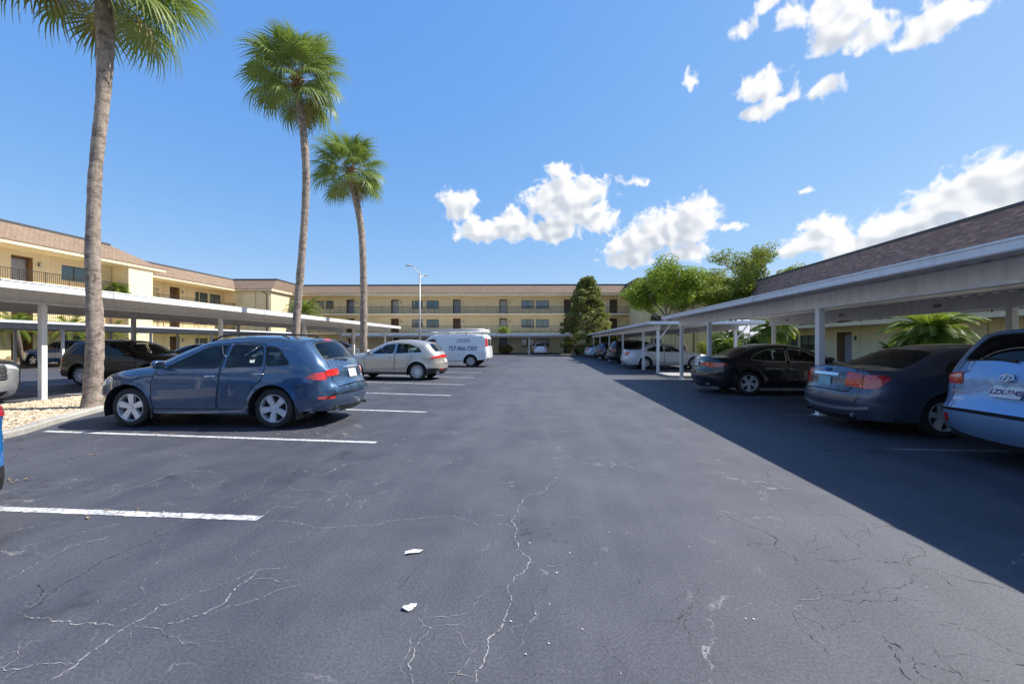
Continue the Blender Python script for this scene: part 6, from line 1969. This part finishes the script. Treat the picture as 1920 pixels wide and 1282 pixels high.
sabal('tall cabbage palm on the gravel at the left whose crown leaves the picture', b, p, [(0, .23), (.04, .17), (.2, .14), (.45, .115), (.62, .122), (.8, .150), (.92, .15), (1, .12)], 58, .80, 2)
b, p = trunk_path(D2, [(553, 712), (556, 600), (566, 480), (574, 340), (568, 240), (560, 180), (557, 150)])
sabal('second cabbage palm with the tallest full crown rising behind the blue SUV', b, p, [(0, .20), (.05, .16), (.4, .14), (.75, .15), (.92, .14), (1, .12)], 64, .84, 5, spread=1.05)
b, p = trunk_path(D3, [(681, 694), (682, 600), (681, 500), (676, 420), (664, 360), (658, 335), (657, 322)])
sabal('smallest cabbage palm standing behind the champagne crossover', b, p, [(0, .24), (.05, .20), (.4, .18), (.75, .19), (.92, .18), (1, .15)], 56, .88, 9, spread=1.04)

def leaf_quads(c, r_, n, size, rng, up=.35, flat=1.0):
    """n small leaves spread through ellipsoids: c (k,3), r_ (k,3)"""
    k = rng.integers(0, len(c), n)
    d = rng.normal(size=(n, 3)); d /= np.linalg.norm(d, axis=1)[:, None]
    rad = rng.uniform(.45, 1.0, n) ** .55
    p = c[k] + d * r_[k] * rad[:, None]
    nrm = rng.normal(size=(n, 3)) * .8 + d * .6 + np.array([0, 0, up]); nrm /= np.linalg.norm(nrm, axis=1)[:, None]
    t = np.cross(nrm, rng.normal(size=(n, 3))); t /= np.linalg.norm(t, axis=1)[:, None]
    b_ = np.cross(nrm, t)
    s_ = size * rng.uniform(.6, 1.3, n)[:, None]
    V = np.stack([p - t * s_, p - b_ * s_ * .45 * flat, p + t * s_, p + b_ * s_ * .45 * flat], 1).reshape(-1, 3)
    return V
def quads_mesh(name, V, m):
    n = len(V) // 4
    me = bpy.data.meshes.new(name)
    me.vertices.add(4 * n); me.vertices.foreach_set('co', V.astype(np.float32).ravel())
    me.loops.add(4 * n); me.loops.foreach_set('vertex_index', np.arange(4 * n, dtype=np.int32))
    me.polygons.add(n); me.polygons.foreach_set('loop_start', np.arange(0, 4 * n, 4, dtype=np.int32)); me.polygons.foreach_set('loop_total', np.full(n, 4, np.int32))
    me.update(calc_edges=True)
    me.materials.append(m)
    return me
def branch_tree(name, label, cat, loc, height, spread, leafm, seed, nleaf, leaf=.09, lean=(0, 0), first=.28, clump=.75, levels=4, group=None, trunk_r=.2, rise=.55, lift=0.0):
    rr = random.Random(seed); rng = np.random.default_rng(seed)
    root = thing(name, label, cat, loc, 0, group)
    wood = MB(); limbs = MB(); tips = []
    def grow(p, d, L, r_, lv, mb):
        q = [p]; dd = d.copy()
        n = 4
        for k in range(n):
            dd = (dd + Vector((rr.uniform(-.22, .22), rr.uniform(-.22, .22), rr.uniform(-.08, .16)))).normalized()
            q.append(q[-1] + dd * L / n)
        mb.tube(q, [r_ * (1 - .45 * k / n) for k in range(n + 1)], 7 if lv < 2 else 5)
        if lv >= levels:
            tips.append((q[-1], lv)); tips.append((q[2], lv)); return
        if lv >= levels - 1: tips.append((q[-1], lv))
        for k in range(rr.choice((2, 3)) if lv else 4):
            a = rr.uniform(0, 6.28)
            nd = (dd * rise + Vector((math.cos(a) * spread, math.sin(a) * spread, rr.uniform(.05, .5)))).normalized()
            grow(q[-1] if k < 2 else rr.choice((q[2], q[3])), nd, L * rr.uniform(.62, .86), r_ * .58, lv + 1, limbs)
    tr_h = height * first
    d0 = Vector((lean[0], lean[1], 1)).normalized()
    grow(Vector((0, 0, -.05)), d0, tr_h, trunk_r, 0, wood)
    wood.build('trunk', MATS['bark'], root, True)
    limbs.build('limbs', MATS['bark'], root, True)
    c = np.array([tuple(t[0]) for t in tips])
    # fit the crown into the given height
    r_ = np.stack([rng.uniform(.55, 1.2, len(c)) * clump, rng.uniform(.55, 1.2, len(c)) * clump, rng.uniform(.35, .75, len(c)) * clump], 1)
    link('crown', quads_mesh('crown', leaf_quads(c, r_, nleaf, leaf, rng), leafm), root)
    return root, c
def frond_mesh(seed, L=1.5, nl=26, wl=.26, arch=.9, m='leaf_frond'):
    """pinnate arching frond along +x"""
    rr = random.Random(seed); m_ = MB(); pts = []
    for k in range(11):
        t = k / 10
        pts.append(Vector((L * t * (1 - .28 * arch * t * t), 0, L * (.42 * t - arch * .78 * t * t))))
    m_.tube(pts, [.014 * (1 - .8 * k / 10) + .002 for k in range(11)], 4, mi=1)
    for i in range(nl):
        t = .10 + .90 * i / (nl - 1)
        g = t * 10; k = min(int(g), 9); p = pts[k].lerp(pts[k + 1], g - k); tg = (pts[k + 1] - pts[k]).normalized()
        for sg in (1, -1):
            l = wl * (math.sin(math.pi * min(1, t * .82 + .14)) ** .7) * rr.uniform(.85, 1.1)
            d = (Vector((0, sg, .12)) + tg * .85).normalized()
            w_ = tg * .017 + Vector((0, 0, .006))
            q1 = p + d * l * .5 + Vector((0, 0, -.02 * l)); q2 = p + d * l + Vector((0, 0, -.32 * l))
            m_.add([p - w_, p + w_, q1 + w_, q1 - w_, q2], [(0, 1, 2, 3), (3, 2, 4)], 0)
    return m_.mesh('frond', [MATS[m], MATS['petiole']], True)
FR = [frond_mesh(i, 1.5, 38, .32, rng_) for i, rng_ in enumerate((.8, .95, 1.1))]
FR_BIG = [frond_mesh(10 + i, 2.6, 34, .42, rng_) for i, rng_ in enumerate((.75, .9))]
CYC = [frond_mesh(30 + i, .95, 22, .13, .5, 'leaf_cycad') for i in range(2)]
def date_palm(label, loc, trunk_h, n, meshes, scale, seed, tr=.09, name='date_palm', stems=1, group=None, el=(75, -25)):
    rr = random.Random(seed)
    root = thing(name, label, 'palm', loc, 0, group)
    for s in range(stems):
        off = Vector((0, 0, 0)) if stems == 1 else Vector((rr.uniform(-.35, .35), rr.uniform(-.35, .35), 0))
        h = trunk_h * (1 if s == 0 else rr.uniform(.6, .9))
        ln = Vector((rr.uniform(-.12, .12), rr.uniform(-.12, .12), 1)) * h
        MB().tube([off + Vector((0, 0, -.05)), off + ln * .5 + Vector((.03, 0, 0)), off + ln], [tr * 1.15, tr, tr * .95], 10).build('trunk', MATS['palm_bark'], root, True)
        for i in range(n):
            t = (i + .5) / n; a = i * 2.39996 + rr.uniform(-.3, .3)
            e = R(el[0]) + (R(el[1]) - R(el[0])) * t
            k = scale * rr.uniform(.8, 1.1)
            o = link('frond', meshes[i % len(meshes)], root, off + ln + Vector((0, 0, .04)), (rr.uniform(-.25, .25), -e + R(22), a), (k, k, k))
    return root
def shrub(name, label, cat, loc, rx, ry, h, leafm, n, seed, leaf=.06, group=None, parts=18):
    rng = np.random.default_rng(seed); rr = random.Random(seed)
    root = thing(name, label, cat, loc, 0, group)
    st = MB(); c = []
    for i in range(parts):
        a = rr.uniform(0, 6.28); q = math.sqrt(rr.random())
        x, y, z = rx * .72 * q * math.cos(a), ry * .72 * q * math.sin(a), h * rr.uniform(.22, .84)
        c.append((x, y, z)); st.tube([(x * .15, y * .15, -.03), (x * .5, y * .5, z * .5), (x, y, z)], [.025, .018, .006], 5)
    st.build('stems', MATS['bark'], root)
    c = np.array(c); k = min(rx, ry, h * .6)
    r_ = np.stack([rng.uniform(.32, .5, len(c)) * k * 1.1, rng.uniform(.32, .5, len(c)) * k * 1.1, rng.uniform(.25, .42, len(c)) * k], 1)
    link('foliage', quads_mesh('foliage', leaf_quads(c, r_, n, leaf, rng, .5), leafm), root)
    return root
def cone_tree(label, loc, h, r_, seed):
    rng = np.random.default_rng(seed); rr = random.Random(seed)
    root = thing('conical_tree', label, 'tree', loc)
    MB().tube([(0, 0, -.05), (0, 0, h * .5), (0, 0, h * .95)], [.2, .13, .03], 8).build('trunk', MATS['bark'], root, True)
    lb = MB(); c, rs_ = [], []
    for i in range(230):
        t = rr.random() ** .75; z = .5 + (h - .7) * t
        rad = r_ * ((1 - t) ** .72 * .96 + .06) * (1 + .12 * math.sin(7 * t + i)) * rr.uniform(.55, 1.0)
        a = rr.uniform(0, 6.28); p = (rad * math.cos(a), rad * math.sin(a), z - .1 * rad)
        c.append(p); rs_.append((.55, .55, .36))
        if i % 2 == 0: lb.tube([(0, 0, z - .4 * rad * .3), p], [.03, .008], 4)
    lb.build('limbs', MATS['bark'], root)
    c = np.array(c); rs_ = np.array(rs_) * rng.uniform(.6, 1.25, (len(c), 1))
    link('crown', quads_mesh('crown', leaf_quads(c, rs_, 30000, .13, rng, .3, 1.3), MATS['leaf_dark']), root)
    return root
def plants():
    p = P(1101, 50.5); cone_tree('dense dark conical tree standing right of the far building', (p.x, p.y, 0), 9.9, 3.95, 3)
    p = P(1296, 36.0)
    branch_tree('spreading_tree', 'spreading lime-green tree with low arching limbs beside the conical tree', 'tree', (p.x, p.y, 0), 9.0, .95, MATS['leaf_lime'], 21, 38000, .105, (-.36, .05), .36, 1.0, 4, trunk_r=.19, rise=.85)
    p = P(1392, 47.0)
    branch_tree('oak_tree', 'taller open oak with sky showing between its limbs behind the right roof end', 'tree', (p.x, p.y, 0), 14.8, 1.15, MATS['leaf_oak'], 44, 46000, .11, (-.06, 0), .28, 1.0, 5, trunk_r=.26, rise=.8)
    p = P(1352, 43.0)
    branch_tree('spreading_tree', 'yellow-green tree filling the gap between the lime tree and the open oak', 'tree', (p.x, p.y, 0), 10.6, 1.0, MATS['leaf_oak'], 52, 30000, .11, (-.05, .05), .31, 1.05, 4, trunk_r=.18, rise=.8)
    p = P(1475, 52.0)
    branch_tree('oak_tree', 'small pale tree peeking over the end of the right shingle roof', 'tree', (p.x, p.y, 0), 10.5, .9, MATS['leaf_oak'], 37, 16000, .12, (0, 0), .36, .95, 3, trunk_r=.2)
    # right side palms and shrubs between carport and building
    date_palm('bushy date palm with a wide green crown above the charcoal sedan', (13.9, 15.7, 0), 1.75, 92, FR, 1.12, 4, el=(80, -40))
    date_palm('date palm with drooping fronds above the glossy black sedan', (13.6, 25.1, 0), 2.35, 64, FR, 1.05, 6)
    date_palm('young palm clump between the posts right of the pearl white sedan', (13.5, 29.6, 0), 1.4, 26, FR, 1.0, 8, stems=2)
    date_palm('low dark spiky cycad under the bushy date palm', (12.75, 15.6, 0), .95, 40, CYC, 1.0, 12, .10, 'cycad', el=(70, 0))
    shrub('hedge_shrub', 'tall dark green hedge shrub left of the young palm clump', 'shrub', (13.6, 31.6, 0), 1.2, 1.6, 2.7, MATS['leaf_hedge'], 9000, 5, .07)
    shrub('hedge_shrub', 'rounded dark hedge shrub right of the young palm clump', 'shrub', (14.2, 27.8, 0), 1.1, 1.3, 2.3, MATS['leaf_hedge'], 7000, 6, .07)
    shrub('flowering_shrub', 'small yellow-green shrub above the roof of the pearl white sedan', 'shrub', (13.2, 34.4, 0), .8, .8, 1.7, MATS['leaf_oak'], 2500, 7, .06)
    # far building
    p = P(575, 52.5); date_palm('large feathery palm in front of the far left corner behind the second palm', (p.x, p.y, 0), 5.55, 60, FR_BIG, 1.3, 14, .17)
    p = P(940, 57.3); date_palm('small bright palm beside the rear of the white van', (p.x, p.y, 0), 3.3, 30, FR, .95, 15)
    p = P(944, 57.2); shrub('croton_shrub', 'low orange-brown croton shrub under the small bright palm', 'shrub', (p.x + .3, p.y - .6, 0), 1.25, .8, 1.45, MATS['leaf_croton'], 3500, 8, .07)
    p = P(1084, 52.5); shrub('red_shrub', 'reddish shrub right of the far carport posts', 'shrub', (p.x, p.y, 0), 1.0, .9, 1.6, MATS['leaf_red'], 3000, 9, .07)
    p = P(1125, 51.5); shrub('hedge_shrub', 'dark shrub at the foot of the conical tree', 'shrub', (p.x, p.y, 0), 1.6, 1.0, 2.0, MATS['leaf_hedge'], 4000, 10, .08)
    # far left
    for i, (x, y, h, lab) in enumerate(((-36.2, 28.6, 2.5, 'leftmost leafy palm behind the second carport'), (-36.0, 31.6, 2.2, 'leafy palm above the royal blue crossover'), (-36.3, 25.7, 2.7, 'leafy palm cut off by the left edge behind the second carport'))):
        date_palm(lab, (x, y, 0), h, 36, FR_BIG, .85, 30 + i, .11, stems=1, group='palms in front of the left wing')
    shrub('hedge_shrub', 'low green shrub at the far left beside the royal blue crossover', 'shrub', (-36.6, 26.6, 0), .9, .9, .9, MATS['leaf_frond'], 2500, 17, .07)
    # bare crape myrtle beyond the left carport
    rr = random.Random(3); t = thing('bare_tree', 'leafless grey tree under the end of the left carport', 'tree', (-19.6, 40.0, 0))
    tw = MB(); lm = MB()
    tw.tube([(0, 0, 0), (.05, 0, .8)], [.09, .07], 7)
    for k in range(7):
        a = k / 7 * 6.28; e = Vector((math.cos(a) * rr.uniform(.5, 1), math.sin(a) * rr.uniform(.5, 1), rr.uniform(1.8, 2.6)))
        lm.tube([(.05, 0, .7), e * .55 + Vector((0, 0, .4)), e], [.045, .03, .015], 5)
        for j in range(3): lm.tube([e * .7 + Vector((0, 0, .25)), e + Vector((rr.uniform(-.4, .4), rr.uniform(-.4, .4), rr.uniform(.1, .6)))], [.02, .006], 4)
    tw.build('trunk', MATS['bark'], t, True); lm.build('limbs', MATS['bark'], t)
    # fern on the left balcony
    root = thing('potted_fern', 'bright green potted fern on the top walkway of the left wing', 'potted plant', (-38.5, 33.9, 5.95))
    MB().lathe([(0, .12), (.02, .14), (.28, .19), (.30, .17), (.26, .16)], 16, 'z').build('pot', MATS['pot_clay'], root, True)
    rr = random.Random(9)
    for i in range(34):
        link('fern_leaf', FR[i % 3], root, (0, 0, .26), (rr.uniform(-.3, .3), -R(rr.uniform(15, 85)) + R(22), i * 2.4), (1.0,) * 3)
plants()
